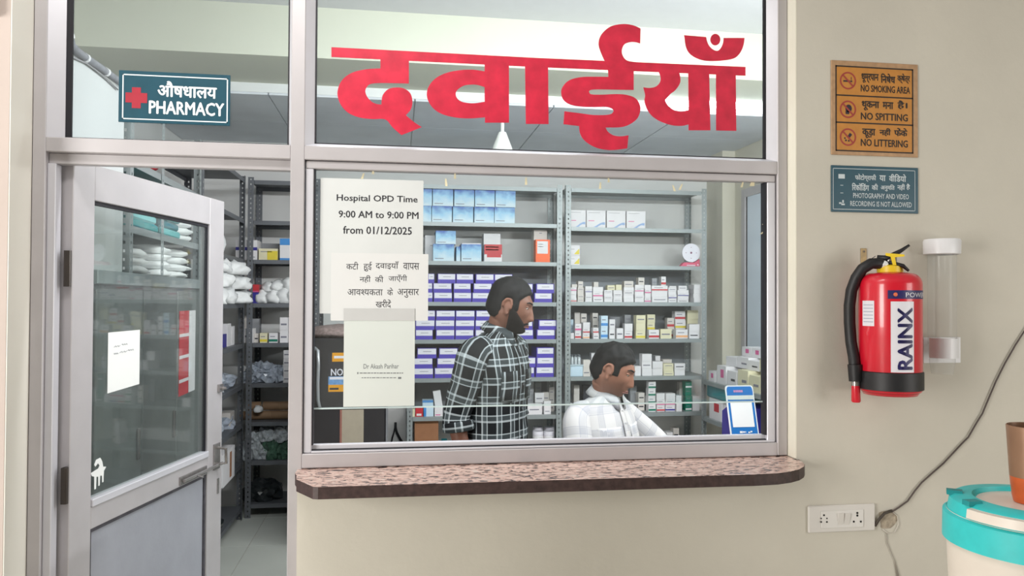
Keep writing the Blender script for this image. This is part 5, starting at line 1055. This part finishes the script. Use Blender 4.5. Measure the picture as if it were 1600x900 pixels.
dk = thing('desk', 'brown wooden desk in front of the seated man', 'desk', (1.55, .53, 0)); DW = M('desk_wood', (128, 98, 74), rough=0.35, var=0.15, scale=9)
MB().box(1.0, 2.05, .36, .70, .898, .928, ch=.003).build('desk_top', DW, dk)
for x in (1.04, 2.01):
    for y in (.40, .66): MB().box(x - .02, x + .02, y - .02, y + .02, 0.004, .898).build('leg', DW, dk)

PC = P(785, 200, 1.85); pl = thing('pendant_lamp', 'white bell shaped cover on a thin rod behind the red lettering', 'pendant lamp', (PC.x, 1.85, P(785, 246, 1.85).z))
z0_, z1_ = P(785, 246, 1.85).z, P(785, 206, 1.85).z; s_ = 1200 / (4.1 * .9888)
MB().lathe([(.012, z1_), (6.0 / s_, z1_ - .004), (9 / s_, z1_ - .03), (12.5 / s_, z1_ - .06), (16 / s_, z1_ - .09), (17.5 / s_, z0_), (0, z0_)], (PC.x, 1.85, 0), 24).build('bell_cover', M('bell_white', (224, 226, 222), rough=0.4, var=0.01), pl, smooth='auto')
MB().tube([(PC.x, 1.85, z1_ - .002), (PC.x, 1.85, 2.65)], 2.8 / s_, 12).build('rod', M('rod_white', (216, 218, 216), rough=0.4, var=0), pl)
CND = M('conduit_grey', (126, 128, 134), rough=0.5, var=0.15, scale=60)
cpth = [PX(*q, -1.0) for q in [(108, -30), (108, 10), (108, 55), (111, 70), (120, 80), (133, 90), (148, 100), (165, 112), (185, 127), (215, 147), (235, 160)]]
cn_ = thing('conduit', 'grey cable conduit running down and along the upper left partition', 'conduit', cpth[2])
MB().tube(cpth, .013, 10).build('pipe', CND, cn_, smooth=True)
for i in (2, 5, 7): MB().tube([cpth[i] + (cpth[i + 1] - cpth[i]).normalized() * -.004, cpth[i] + (cpth[i + 1] - cpth[i]).normalized() * .008], .0155, 10).build('clip', WPL, cn_)
tag(MB().tube([PX(*q, -1.003) for q in [(98, 84), (115, 90), (135, 99), (150, 110), (165, 122), (184, 140)]], .003, 6).build('wire', M('thin_wire_grey', (150, 150, 152), rough=0.6, var=0), smooth=True), 'thin grey wire sagging below the conduit on the partition', 'wire')

tx0, tx1 = P(1010, 163, 2.06).x, min(P(1230, 163, 2.06).x, XRW - .03); tz = P(1100, 163, 2.06).z
tl = thing('tube_light', 'glowing white tube light under the beam behind the upper glass', 'tube light', ((tx0 + tx1) / 2, 2.06, tz))
MB().box(tx0, tx1, 2.04, 2.10, tz + .022, tz + .05, ch=.003).build('batten', WPL, tl)
MB().tube([(tx0 + .03, 2.06, tz), (tx1 - .03, 2.06, tz)], .019, 14).build('tube', mat('tube_glow', (0.93, 0.97, 1.0), rough=0.3, var=0, emit=13.0), tl, smooth='auto')
for x in (tx0 + .005, tx1 - .03): MB().box(x, x + .025, 2.045, 2.075, tz - .02, tz + .024).build('end_cap', WPL, tl)

w4 = struct_empty('window_4')
ya, yb = PX(1164, 430, XRW).y, 1.55; za, zb = PX(1180, 572, XRW).z, PX(1180, 292, XRW).z
for nm, a in (('frame_side', (XRW - .03, XRW, ya - .06, ya, za, zb)), ('frame_side', (XRW - .03, XRW, yb, yb + .06, za, zb)), ('frame_head', (XRW - .03, XRW, yb + .06, ya - .06, zb - .06, zb)), ('frame_sill', (XRW - .05, XRW, yb + .06, ya - .06, za, za + .05))):
    MB().box(*a, ch=.002).build(nm, ALU, w4)
MB().box(XRW - .018, XRW - .012, yb + .06, ya - .06, za + .05, zb - .06).build('pane', M('frosted_pane', (212, 222, 232), rough=0.25, var=0.05, scale=3), w4)
MB().box(XRW - .02, XRW - .008, ya - .075, ya - .06, za + .05, zb - .06).build('gasket', RUB, w4)
tag(MB().tube([P(1112, 283, 3.44), P(1112.5, 330, 3.44), P(1113, 400, 3.44), P(1112, 485, 3.44), P(1113, 505, 3.44), P(1116, 515, 3.44), P(1112, 518, 3.44)], .004, 6).build('wall_wire', M('wall_wire_grey', (140, 138, 134), rough=0.6, var=0), smooth=True), 'thin wire hanging down the back wall beside the right rack', 'wire')
# ------------------------------------------------------------------ people
def bake(mb, voxel, smooth_it=3):
    me = bpy.data.meshes.new('tmp'); me.from_pydata([tuple(p) for p in mb.v], [], mb.f); me.update()
    o = bpy.data.objects.new('tmp', me); COL.objects.link(o)
    bm = bmesh.new(); bm.from_mesh(me); bmesh.ops.remove_doubles(bm, verts=bm.verts, dist=1e-6); bmesh.ops.recalc_face_normals(bm, faces=bm.faces); bm.to_mesh(me); bm.free()
    r = o.modifiers.new('r', 'REMESH'); r.mode = 'VOXEL'; r.voxel_size = voxel
    s = o.modifiers.new('s', 'SMOOTH'); s.iterations = smooth_it; s.factor = 0.5
    dg = bpy.context.evaluated_depsgraph_get(); res = bpy.data.meshes.new_from_object(o.evaluated_get(dg))
    bpy.data.objects.remove(o); bpy.data.meshes.remove(me)
    res.polygons.foreach_set('use_smooth', [True] * len(res.polygons)); return res
def link(name, me, m, parent):
    me.materials.clear(); me.materials.append(m); me.name = name; o = bpy.data.objects.new(name, me); COL.objects.link(o); o.parent = parent; return o
def G(x, s): return math.exp(-(x / s) ** 2)
def sst(a, b, x): t = max(0.0, min(1.0, (x - a) / (b - a))); return t * t * (3 - 2 * t)
HS, HR = 72, 60
def head_grid(fat=1.0):
    """head about its centre, facing +y; returns grid of points [ring][seg] from crown to under-chin"""
    Gd = []
    for i in range(HR + 1):
        ph = PI * i / HR; row = []
        for k in range(HS):
            th = 2 * PI * k / HS; d = Vector((math.sin(ph) * math.sin(th), math.sin(ph) * math.cos(th), math.cos(ph)))
            fr_ = max(0.0, d.y)
            x = d.x * 0.076; y = d.y * (0.094 if d.y > 0 else 0.100); z = d.z * 0.116
            j = sst(0.02, -0.11, z)                                     # jaw: narrower, pulled forward
            x *= 1 - (0.30 if fat <= 1 else 0.16) * j * sst(-.3, .6, d.y)
            if d.y < 0: y *= 1 - 0.42 * sst(-0.02, -0.10, z)
            if d.y > 0: y *= 1 - 0.10 * sst(0.05, 0.115, z)
            x *= 1 + 0.04 * (fat - 1) * 10 * G(z + 0.05, .04)
            f = sst(0.1, 0.75, fr_)
            face = 0.0
            face += 0.007 * G(z - 0.034, .013) * G(x, .045)             # brow
            for sx in (-1, 1):
                face -= 0.010 * G(x - sx * .031, .016) * G(z - 0.012, .012)   # eye sockets
                face += 0.004 * G(x - sx * .031, .010) * G(z - 0.011, .006)   # lids
                face += 0.004 * G(x - sx * .048, .018) * G(z + 0.024, .018)   # cheekbones
                face += 0.007 * G(x - sx * .012, .008) * G(z + 0.036, .009)   # nostrils
            nb = sst(0.028, -0.034, z) * sst(-0.052, -0.040, z)
            face += 0.009 * G(z + 0.066, .026) * G(x, .045) + 0.030 * G(z + 0.104, .024) * G(x, .032)
            face += (0.003 + 0.020 * nb) * G(x, .0095 + .004 * nb) * sst(0.042, 0.012, z) * sst(-0.052, -0.041, z)
            face += 0.005 * G(z + 0.062, .006) * G(x, .022) + 0.006 * G(z + 0.074, .006) * G(x, .019) - 0.003 * G(z + 0.068, .003) * G(x, .022)
            face += 0.004 * G(z + 0.055, .016) * G(x, .03)
            face += 0.005 * G(z + 0.098, .014) * G(x, .024) - 0.003 * G(z + 0.084, .006) * G(x, .02)
            row.append(Vector((x, y + face * f, z)))
        Gd.append(row)
    return Gd
def grid_mesh(Gd, T):
    V = [T @ p for r in Gd for p in r]; F = [(i * HS + k, (i + 1) * HS + k, (i + 1) * HS + (k + 1) % HS, i * HS + (k + 1) % HS) for i in range(HR) for k in range(HS)]; return V, F
def shell(Gd, T, mask, off, name, m, parent, seed=0, amp=0.003, fr=60):
    """hair or beard: the head surface moved outward where mask > 0, tucked under the skin at its rim"""
    N = [[None] * HS for _ in range(HR + 1)]
    for i in range(HR + 1):
        for k in range(HS):
            a = Gd[max(i - 1, 0)][k]; b = Gd[min(i + 1, HR)][k]; c = Gd[i][k - 1]; d = Gd[i][(k + 1) % HS]
            n = (b - a).cross(d - c); N[i][k] = n.normalized() if n.length > 1e-9 else Vector((0, 0, 1 if i < HR / 2 else -1))
            if N[i][k].dot(Gd[i][k]) < 0: N[i][k] = -N[i][k]
    mk = [[mask(Gd[i][k]) for k in range(HS)] for i in range(HR + 1)]
    V = []; idx = {}; F = []
    for i in range(HR):
        for k in range(HS):
            q = [(i, k), (i + 1, k), (i + 1, (k + 1) % HS), (i, (k + 1) % HS)]
            if max(mk[a][b] for a, b in q) <= 0.02: continue
            f = []
            for a, b in q:
                if (a, b) not in idx:
                    p = Gd[a][b]; o_ = -0.004 + (off + 0.004) * mk[a][b] + amp * mk[a][b] * noise.noise(p * fr + Vector((seed, 0, 0)))
                    idx[(a, b)] = len(V); V.append(T @ (p + N[a][b] * o_))
                f.append(idx[(a, b)])
            F.append(tuple(f))
    return MB().add(V, F).build(name, m, parent, local=True, smooth=True)
def ringloft(mb, rings, seg=40, uvw=0.95, close=True, mi=0, e=2.4):
    """rings: (centre, half width x, half depth y, pitch); superelliptic sections, u round the body, v along it"""
    V = []; U = []; L = 0.0; n = len(rings)
    for i, (c, hw, hd, pt) in enumerate(rings):
        c = Vector(c); R_ = Matrix.Rotation(pt, 3, 'X')
        if i: L += (c - Vector(rings[i - 1][0])).length
        for k in range(seg + 1):
            th = 2 * PI * k / seg; ct, st_ = math.cos(th), math.sin(th)
            p = Vector((hw * math.copysign(abs(ct) ** (2 / e), ct), hd * math.copysign(abs(st_) ** (2 / e), st_), 0)); V.append(c + R_ @ p); U.append((k / seg * uvw, L))
    F = [(i * (seg + 1) + k, i * (seg + 1) + k + 1, (i + 1) * (seg + 1) + k + 1, (i + 1) * (seg + 1) + k) for i in range(n - 1) for k in range(seg)]
    mb.add(V, F, mi, U)
    if close: mb.add(V[:seg], [tuple(range(seg))[::-1]], mi); mb.add(V[-seg - 1:-1], [tuple(range(seg))], mi)
def dense(rings, n=4):
    out = []
    for i in range(len(rings) - 1):
        for k in range(n):
            t = k / n; tt = t
            a, b = rings[i], rings[i + 1]; p0 = rings[max(i - 1, 0)]; p3 = rings[min(i + 2, len(rings) - 1)]
            def cr(f): return 0.5 * (2 * f(a) + (f(b) - f(p0)) * t + (2 * f(p0) - 5 * f(a) + 4 * f(b) - f(p3)) * t * t + (3 * f(a) - f(p0) - 3 * f(b) + f(p3)) * t ** 3)
            out.append((Vector((cr(lambda r: r[0][0]), cr(lambda r: r[0][1]), cr(lambda r: r[0][2]))), cr(lambda r: r[1]), cr(lambda r: r[2]), cr(lambda r: r[3])))
    out.append((Vector(rings[-1][0]),) + tuple(rings[-1][1:])); return out
def dpath(pts, rs, n=4):
    P_, R_ = [], []
    pts = [Vector(p) for p in pts]
    for i in range(len(pts) - 1):
        p0, p1, p2, p3 = pts[max(i - 1, 0)], pts[i], pts[i + 1], pts[min(i + 2, len(pts) - 1)]
        for k in range(n):
            t = k / n; P_.append(0.5 * ((2 * p1) + (p2 - p0) * t + (2 * p0 - 5 * p1 + 4 * p2 - p3) * t * t + (3 * p1 - p0 - 3 * p2 + p3) * t ** 3)); R_.append(rs[i] + (rs[i + 1] - rs[i]) * t)
    return P_ + [pts[-1]], R_ + [rs[-1]]
def hand(mb, w, d, up_, side):
    """palm and five bent fingers from the wrist w along d; up_ = back of the hand; side = direction of the thumb"""
    d = Vector(d).normalized(); up_ = Vector(up_); up_ = (up_ - d * up_.dot(d)).normalized(); s = Vector(side); s = (s - d * s.dot(d) - up_ * s.dot(up_)).normalized()
    M3 = Matrix((s, d, up_)).transposed()
    mb.sphere(Vector(w) + d * .05, (.040, .055, .015), 14, 10, rot=M3)
    mb.tube([Vector(w) - d * .02, Vector(w) + d * .02], [.025, .027], 12, flat=.8)
    for i, (o_, L) in enumerate([(.028, .070), (.010, .078), (-.009, .072), (-.027, .056)]):
        b = Vector(w) + d * .09 + s * o_
        mb.tube([b - d * .02, b, b + d * L * .42 - up_ * L * .10, b + d * L * .72 - up_ * L * .30, b + d * L * .90 - up_ * L * .52], [.0095, .0095, .0090, .0082, .0065], 10)
    b = Vector(w) + d * .03 + s * .032
    mb.tube([b - s * .014, b + s * .012 + d * .018, b + s * .024 + d * .042 - up_ * .006, b + s * .026 + d * .066 - up_ * .012], [.013, .012, .0105, .008], 10)
def person(name, label, loc, rz, S):
    t = thing(name, label, 'person', loc, rz); skin = S['skin']
    TH_ = Matrix.Translation(Vector(S['head'])) @ Matrix.Rotation(S['hyaw'], 4, 'Z') @ Matrix.Rotation(-S['hpitch'], 4, 'X') @ Matrix.Scale(S.get('hs', 1.0), 4)
    Gd = head_grid(S['fat']); mb = MB(); V, F = grid_mesh(Gd, TH_); mb.add(V, F)
    for sx in (-1, 1):                                                          # ears: rim, bowl, lobe
        R_ = TH_.to_3x3() @ Matrix.Rotation(sx * -0.35, 3, 'Z'); c = TH_ @ Vector((sx * .075, -.006, -.002))
        mb.sphere(c, (.007, .017, .029), 12, 8, rot=R_); mb.sphere(TH_ @ Vector((sx * .078, -.002, -.028)), (.006, .010, .011), 10, 6, rot=R_)
        mb.tube([TH_ @ Vector((sx * (.083), -.006 + .019 * math.cos(a), .004 + .028 * math.sin(a))) for a in [k * PI / 8 - .5 for k in range(11)]], .0045, 6)
    nk = S['neck']; mb.tube(*dpath([nk[0], nk[1], TH_ @ Vector((0, -.02, -.055))], [.066, .056, .055]), 20)
    for (c, hw, hd, pt) in []: pass
    tr_ = [(r[0], max(.03, r[1] - .014), max(.03, r[2] - .014), r[3]) for r in S['torso']]; ringloft(mb, dense(tr_), 28)
    for a in S['arms']:
        mb.tube(*dpath([a['sh'], a['el'], a['wr']], [.050, .040, .028]), 16); mb.sphere(a['sh'], .052, 14, 8); hand(mb, a['wr'], a['hd'], a['up'], a['side'])
    for l in S['legs']: mb.tube(*dpath([l[0], l[1], l[2]], [.075, .055, .040]), 16)
    for l in S['legs']: mb.tube([l[2], Vector(l[2]) + Vector((0, 0.05, -.03)), Vector(l[2]) + Vector((0, .13, -.045))], [.04, .035, .025], 12)
    link('body', bake(mb, 0.0045, 4), skin, t)
    # eyes, brows, lips
    def sy(x, z, o_): q = min((p for r in Gd for p in r if p.y > 0), key=lambda p: (p.x - x) ** 2 + (p.z - z) ** 2); return Vector((x, q.y + o_, z))
    for sx in (-1, 1):
        yo = sy(.031, .011, 0).y; e = TH_ @ Vector((sx * .031, yo - .0085, .011)); MB().sphere(e, .0115, 14, 10).build('eye', M('eye_white', (206, 198, 190), rough=0.2, var=0), t, local=True, smooth=True)
        MB().sphere(TH_ @ Vector((sx * .031, yo + .0003, .008)), (.0055, .0035, .0055), 12, 8, rot=TH_.to_3x3()).build('iris', M('iris_dark', (34, 24, 20), rough=0.1, var=0), t, local=True, smooth=True)
        MB().sphere(TH_ @ Vector((sx * .031, yo - .0075, .0150)), (.0155, .0120, .0060), 14, 8, rot=TH_.to_3x3()).build('eyelid', skin, t, local=True, smooth=True)
        bp_ = [TH_ @ sy(sx * x, z, .0005) for x, z in ((.012, .029), (.022, .033), (.034, .0345), (.047, .030))]
        MB().tube(*dpath(bp_, [.0025, .0036, .0034, .0015], 3), 8).build('eyebrow', S['hairm'], t, local=True, smooth=True)
    lp = [TH_ @ sy(x, z, o_) for x, z, o_ in ((-.022, -.0675, -.001), (-.010, -.0645, .0005), (0, -.0650, .0005), (.010, -.0645, .0005), (.022, -.0675, -.001))]
    MB().tube(*dpath(lp, [.0015, .0034, .0036, .0034, .0015], 3), 8).tube(*dpath([p + TH_.to_3x3() @ Vector((0, .0005, -.0070)) for p in lp], [.0015, .0036, .0042, .0036, .0015], 3), 8).build('lips', S['lipm'], t, local=True, smooth=True)
    shell(Gd, TH_, S['hair'], S['hairoff'], 'hair', S['hairm'], t, 3, S.get('hamp', .004), S.get('hfr', 55))
    if 'beard' in S: shell(Gd, TH_, S['beard'], .006, 'beard', S['beardm'], t, 9, .002, 120)
    # shirt
    mb = MB(); ringloft(mb, dense(S['torso'], 6), 56, S['uvw'])
    for a in S['arms']:
        pts, rs = dpath([a['in'], a['sh'], (Vector(a['sh']) * .5 + Vector(a['el']) * .5), a['el'], a['cuff']], a['sr'], 6); mb.tube(pts, rs, 28, uv0=.3)
    for i, p in enumerate(mb.v):                                                # cloth folds
        n_ = Vector((noise.noise(p * 9), noise.noise(p * 9 + Vector((7, 3, 1))), 0)); w = noise.noise(Vector((p.x * 7 + p.z * 5, p.y * 7 - p.z * 3, p.z * 16)))
        mb.v[i] = p + n_ * .004 + Vector((p.x - S['torso'][2][0][0], p.y - S['torso'][2][0][1], 0)).normalized() * w * .006
    mb.build('shirt', S['shirtm'], t, local=True, smooth=True)
    for a in S['arms']:
        if a.get('roll'):
            c, el = Vector(a['cuff']), Vector(a['el']); d = (c - el).normalized(); r = a['sr'][-1]
            MB().tube([c - d * .035, c - d * .03, c + d * .004, c + d * .008], [r + .001, r + .006, r + .007, r - .004], 24, uv0=.1).build('rolled_cuff', S['shirtm'], t, local=True, smooth=True)
    # collar: band and two points; placket with buttons; chest pockets
    cc_ = Vector(S['collar'][0]); cr_ = S['collar'][1]; tl_ = Matrix.Rotation(S['collar'][2], 3, 'X'); V = []; n = 36
    for k in range(n + 1):
        th = PI / 2 + 0.20 + (2 * PI - 0.40) * k / n; f = max(0, math.sin(th)); pt_ = 1 if k in (0, 1, n, n - 1) else 0
        e1 = Vector((cr_ * math.cos(th), cr_ * 1.02 * math.sin(th), .028)); e2 = Vector(((cr_ + .004) * math.cos(th), (cr_ + .004) * math.sin(th), .034)); e3 = Vector(((cr_ + .022) * math.cos(th), (cr_ + .026 + .012 * pt_) * math.sin(th), -.004 - .030 * f ** 3 * (1 if pt_ or f > .7 else .3)))
        V += [cc_ + tl_ @ Vector((cr_ * math.cos(th), cr_ * math.sin(th), -.02)), cc_ + tl_ @ e1, cc_ + tl_ @ e2, cc_ + tl_ @ e3]
    F = [(4 * k + j, 4 * k + 4 + j, 4 * k + 5 + j, 4 * k + 1 + j) for k in range(n) for j in range(3)]
    MB().add(V, F, 0, [(v.x * 1.0 + v.y, v.z) for v in V]).build('collar', S['shirtm'], t, local=True, smooth=True).modifiers.new('s', 'SOLIDIFY').thickness = .003
    dr_ = dense(S['torso'], 6); fr_pts = [(c + Matrix.Rotation(pt, 3, 'X') @ Vector((0, hd + .0065, 0))) for (c, hw, hd, pt) in dr_ if c.z < S['collar'][0][2] - .005]
    V = []; w_ = .017
    for p in fr_pts: V += [p + Vector((-w_, -.002, 0)), p + Vector((w_, -.002, 0))]
    MB().add(V, [(2 * k, 2 * k + 1, 2 * k + 3, 2 * k + 2) for k in range(len(fr_pts) - 1)], 0, [(v.x + .475, v.z) for v in V]).build('placket', S['shirtm'], t, local=True, smooth=True).modifiers.new('s', 'SOLIDIFY').thickness = .003
    for k in range(2, len(fr_pts), 5): MB().sphere(fr_pts[k] + Vector((0, .002, 0)), (.0055, .002, .0055), 10, 6).build('button', S['buttonm'], t, local=True, smooth=True)
    for (px_, pz_, pw_, ph_) in S['pockets']:
        V = []; i_ = min(range(len(dr_)), key=lambda q: abs(dr_[q][0].z - pz_)); nx_, nz_ = 6, 5
        def surf(x, z):
            q = min(range(len(dr_)), key=lambda q: abs(dr_[q][0].z - z)); c, hw, hd, pt = dr_[q]; u = min(.98, abs(x) / hw); return Vector((c.x + x, c.y + hd * (1 - u ** 2.4) ** (1 / 2.4) + .0075, z))
        for i in range(nz_ + 1):
            for k in range(nx_ + 1): V.append(surf(px_ - pw_ / 2 + pw_ * k / nx_, pz_ - ph_ * i / nz_ - (.012 * (1 - abs(k / nx_ - .5) * 2) if i == nz_ else 0)))
        MB().add(V, [(i * (nx_ + 1) + k, i * (nx_ + 1) + k + 1, (i + 1) * (nx_ + 1) + k + 1, (i + 1) * (nx_ + 1) + k) for i in range(nz_) for k in range(nx_)], 0, [(v.x * 1.1 + .12, v.z + .02) for v in V]).build('pocket', S['shirtm'], t, local=True, smooth=True).modifiers.new('s', 'SOLIDIFY').thickness = .004
    # trousers, shoes
    mb = MB(); ringloft(mb, dense(S['pelvis'], 4), 32)
    for l in S['legs']: mb.tube(*dpath([l[0], l[1], Vector(l[2]) + Vector((0, 0, .02))], [.098, .078, .062]), 20)
    link('trousers', bake(mb, .012, 3), S['trouserm'], t)
    for l in S['legs']:
        a = Vector(l[2]); z0 = .004 + 0.0
        m_ = MB().tube([Vector((a.x, a.y - .06, z0 + .045)), Vector((a.x, a.y, z0 + .050)), Vector((a.x, a.y + .09, z0 + .036)), Vector((a.x, a.y + .17, z0 + .028)), Vector((a.x, a.y + .185, z0 + .026))], [.036, .046, .042, .034, .018], 16, flat=.9)
        m_.build('shoe', BLK, t, local=True, smooth=True)
    return t
def plaid(name, base, mid, line, period, wline, wband, rough=0.75, dark_cross=True):
    """woven check from the cloth's own UV lengths in metres"""
    m = bpy.data.materials.new(name); m.use_nodes = True; nt = m.node_tree; b = nt.nodes['Principled BSDF']; b.inputs['Roughness'].default_value = rough; b.inputs['Specular IOR Level'].default_value = .2
    tc = nt.nodes.new('ShaderNodeTexCoord'); sp = nt.nodes.new('ShaderNodeSeparateXYZ'); nt.links.new(tc.outputs['UV'], sp.inputs[0])
    def mth(op, a, b_=None, c=None):
        n = nt.nodes.new('ShaderNodeMath'); n.operation = op
        for i, v in enumerate((a, b_, c)):
            if v is None: continue
            if isinstance(v, (int, float)): n.inputs[i].default_value = v
            else: nt.links.new(v, n.inputs[i])
        return n.outputs[0]
    def stripe(src, c0, w): f = mth('FRACT', mth('DIVIDE', src, period)); return mth('LESS_THAN', mth('ABSOLUTE', mth('SUBTRACT', f, c0)), w / period / 2)
    su, sv = sp.outputs['X'], sp.outputs['Y']
    band = mth('ADD', stripe(su, .5, wband), stripe(sv, .5, wband)); ln = mth('ADD', mth('ADD', stripe(su, .30, wline), stripe(sv, .30, wline)), mth('ADD', stripe(su, .62, wline * .6), stripe(sv, .62, wline * .6)))
    def mix(f, a, b_):
        n = nt.nodes.new('ShaderNodeMix'); n.data_type = 'RGBA'; nt.links.new(f, n.inputs['Factor'])
        for i, v in ((6, a), (7, b_)):
            if isinstance(v, tuple): n.inputs[i].default_value = (*v, 1)
            else: nt.links.new(v, n.inputs[i])
        return n.outputs[2]
    c1 = mix(mth('MULTIPLY', band, .5), base, mid); c2 = mix(mth('MULTIPLY', ln, .62), c1, line)
    nt.links.new(c2, b.inputs['Base Color']); return m
SK1 = M('skin_warm_brown', (116, 78, 63), rough=0.5, var=0.08, scale=30, spec=0.35); SK2 = M('skin_brown', (142, 98, 80), rough=0.45, var=0.07, scale=30, spec=0.4)
HB = M('hair_black', (12, 11, 13), rough=0.6, var=0.3, scale=120, bump=0.3, bscale=420, spec=0.25)
BEA = M('beard_black', (24, 19, 18), rough=0.8, var=0.4, scale=160, bump=0.3, bscale=500, spec=0.2)
PL1 = plaid('shirt_black_white_check', srgb(15, 18, 21), srgb(66, 74, 77), srgb(172, 180, 183), .078, .0080, .024)
PL2 = plaid('shirt_pale_check', srgb(190, 190, 190), srgb(164, 166, 172), srgb(150, 154, 164), .095, .0035, .03)
def lerp_t(y, T):
    for (y0, z0), (y1, z1) in zip(T, T[1:]):
        if y >= y1: return z1 + (z0 - z1) * (y - y1) / (y0 - y1) if y < y0 else z0
    return T[-1][1]
def hairmask(T, burn_z):
    def f(p):
        zt_ = lerp_t(p.y, T) + .004 * noise.noise(p * 70); m = sst(zt_ - .005, zt_ + .005, p.z)
        burn = sst(.046, .038, p.y) * sst(.008, .014, p.y) * sst(burn_z - .006, burn_z + .004, p.z) * sst(.045, .055, abs(p.x))
        return max(m, burn) * (.38 + .62 * sst(.02, .085, p.z))
    return f
hair1 = hairmask([(.2, .066), (.085, .066), (.068, .064), (.052, .050), (.040, .030), (.0, .034), (-.024, .030), (-.036, -.040), (-.05, -.058), (-.2, -.062)], -.012)
hair2 = hairmask([(.2, .060), (.085, .060), (.066, .058), (.050, .044), (.038, .026), (.0, .034), (-.024, .030), (-.036, -.045), (-.05, -.064), (-.2, -.068)], -.010)
def beard1(p):
    edge = .012 - max(0, p.y - .012) * 1.05
    j = sst(edge + .006, edge - .008, p.z) * sst(.004, .014, p.y); lips_ = G(p.x, .018) * G(p.z + .070, .0085)
    must = sst(.028, .02, abs(p.x)) * sst(-.050, -.055, p.z) if p.y > .05 else 0
    return max(0, min(1, max(j, must * .8)) - 1.5 * lips_)
A1 = math.radians(36)
S1 = dict(skin=SK1, lipm=M('lips_brown', (104, 62, 56), rough=0.5, var=0), hairm=HB, beardm=BEA, shirtm=PL1, buttonm=M('button_dark', (60, 62, 66), rough=0.3, var=0), trouserm=M('trouser_dark', (40, 42, 52), rough=0.8, var=0.1), fat=1.0,
          head=(0, .062, 1.437), hyaw=math.radians(24), hpitch=math.radians(13), hs=1.0, neck=[(0, .0, 1.26), (0, .012, 1.33)],
          torso=[((0, 0, .70), .180, .122, 0), ((0, 0, .86), .172, .118, 0), ((0, .0, 1.0), .168, .116, 0), ((0, .004, 1.12), .180, .120, 0), ((0, 0, 1.21), .186, .114, 0), ((0, -.006, 1.265), .168, .095, .05), ((0, -.002, 1.305), .112, .076, .10), ((0, .008, 1.33), .070, .066, .15)],
          uvw=.96, collar=((0, .012, 1.325), .062, -.28), pockets=[(.085, 1.165, .105, .12), (-.085, 1.165, .105, .12)],
          arms=[dict(sh=(.180, -.010, 1.232), el=(.208, -.075, .985), wr=(.205, -.02, .765), hd=(0, .15, -1), up=(1, 0, 0), side=(0, 1, 0), **{'in': (.10, -.002, 1.25)}, cuff=(.208, -.066, .925), sr=[.060, .070, .066, .058, .060], roll=True),
                dict(sh=(-.178, -.010, 1.232), el=(-.200, -.03, .985), wr=(-.19, .05, .77), hd=(0, .3, -1), up=(-1, 0, 0), side=(0, 1, 0), **{'in': (-.10, -.002, 1.25)}, cuff=(-.199, -.012, .93), sr=[.060, .070, .066, .058, .060], roll=True)],
          pelvis=[((0, 0, .66), .15, .11, 0), ((0, 0, .78), .172, .118, 0), ((0, 0, .92), .155, .105, 0)], legs=[((.09, 0, .74), (.10, .01, .42), (.10, -.02, .07)), ((-.09, 0, .74), (-.10, .03, .42), (-.10, .03, .07))], hair=hair1, hairoff=.016, beard=beard1)
m1 = P(776, 600, 1.08)
person('person', 'standing man in a black and white checked shirt, bearded, looking down to the right', (m1.x, 1.08, 0.004), -(PI / 2 + A1), S1)
S2 = dict(skin=SK2, lipm=M('lips_rose', (132, 84, 76), rough=0.5, var=0), hairm=HB, shirtm=PL2, buttonm=M('button_pale', (170, 170, 172), rough=0.3, var=0), trouserm=M('trouser_grey', (70, 72, 80), rough=0.8, var=0.1), fat=1.12,
          head=(.02, -.012, 1.150), hyaw=math.radians(24), hpitch=math.radians(20), hs=1.0, neck=[(0, -.075, .97), (0.008, -.056, 1.03)],
          torso=[((0, -.05, .45), .185, .135, 0), ((0, -.055, .58), .195, .150, .03), ((0, -.065, .72), .195, .145, .06), ((0, -.080, .84), .190, .138, .10), ((0, -.088, .925), .180, .122, .12), ((0, -.088, .975), .160, .100, .15), ((0, -.078, 1.012), .120, .080, .2), ((0, -.066, 1.035), .076, .070, .25)],
          uvw=1.05, collar=((0, -.060, 1.03), .068, -.25), pockets=[(.095, .905, .12, .12), (-.095, .905, .12, .12)],
          arms=[dict(sh=(.165, -.095, .940), el=(.245, -.03, .70), wr=(.17, .20, .66), hd=(-.2, 1, 0), up=(0, 0, 1), side=(-1, 0, 0), **{'in': (.10, -.085, .962)}, cuff=(.185, .165, .665), sr=[.054, .064, .066, .060, .042]),
                dict(sh=(-.165, -.095, .940), el=(-.290, .05, .775), wr=(-.14, .24, .70), hd=(.9, .5, 0), up=(0, 0, 1), side=(1, 0, 0), **{'in': (-.10, -.085, .962)}, cuff=(-.162, .215, .71), sr=[.054, .064, .066, .058, .042])],
          pelvis=[((0, -.05, .44), .17, .13, 0), ((0, -.05, .50), .18, .14, 0), ((0, -.05, .58), .16, .12, 0)], legs=[((.10, -.02, .50), (.13, .36, .50), (.13, .33, .07)), ((-.10, -.02, .50), (-.13, .36, .50), (-.13, .36, .07))], hair=hair2, hairoff=.015, hamp=.006)
m2 = P(952, 640, 1.12)
person('person', 'seated man in a pale checked shirt with black hair, looking down', (m2.x + .035, 1.12, 0.004), -(PI - math.radians(40)), S2)
ch = thing('stool', 'grey cushioned stool under the seated man', 'stool', (m2.x, 1.17, 0.004))
MB().lathe([(0, .36), (.17, .36), (.19, .37), (.19, .40), (.17, .415), (0, .415)], (m2.x, 1.17, 0), 28).build('seat', M('stool_grey', (90, 92, 98), rough=.6, var=.1), ch, smooth='auto')
for k in range(4):
    a = PI / 4 + k * PI / 2; MB().tube([(m2.x + .13 * math.cos(a), 1.17 + .13 * math.sin(a), .36), (m2.x + .17 * math.cos(a), 1.17 + .17 * math.sin(a), .004)], .012, 8).build('leg', CHR, ch)
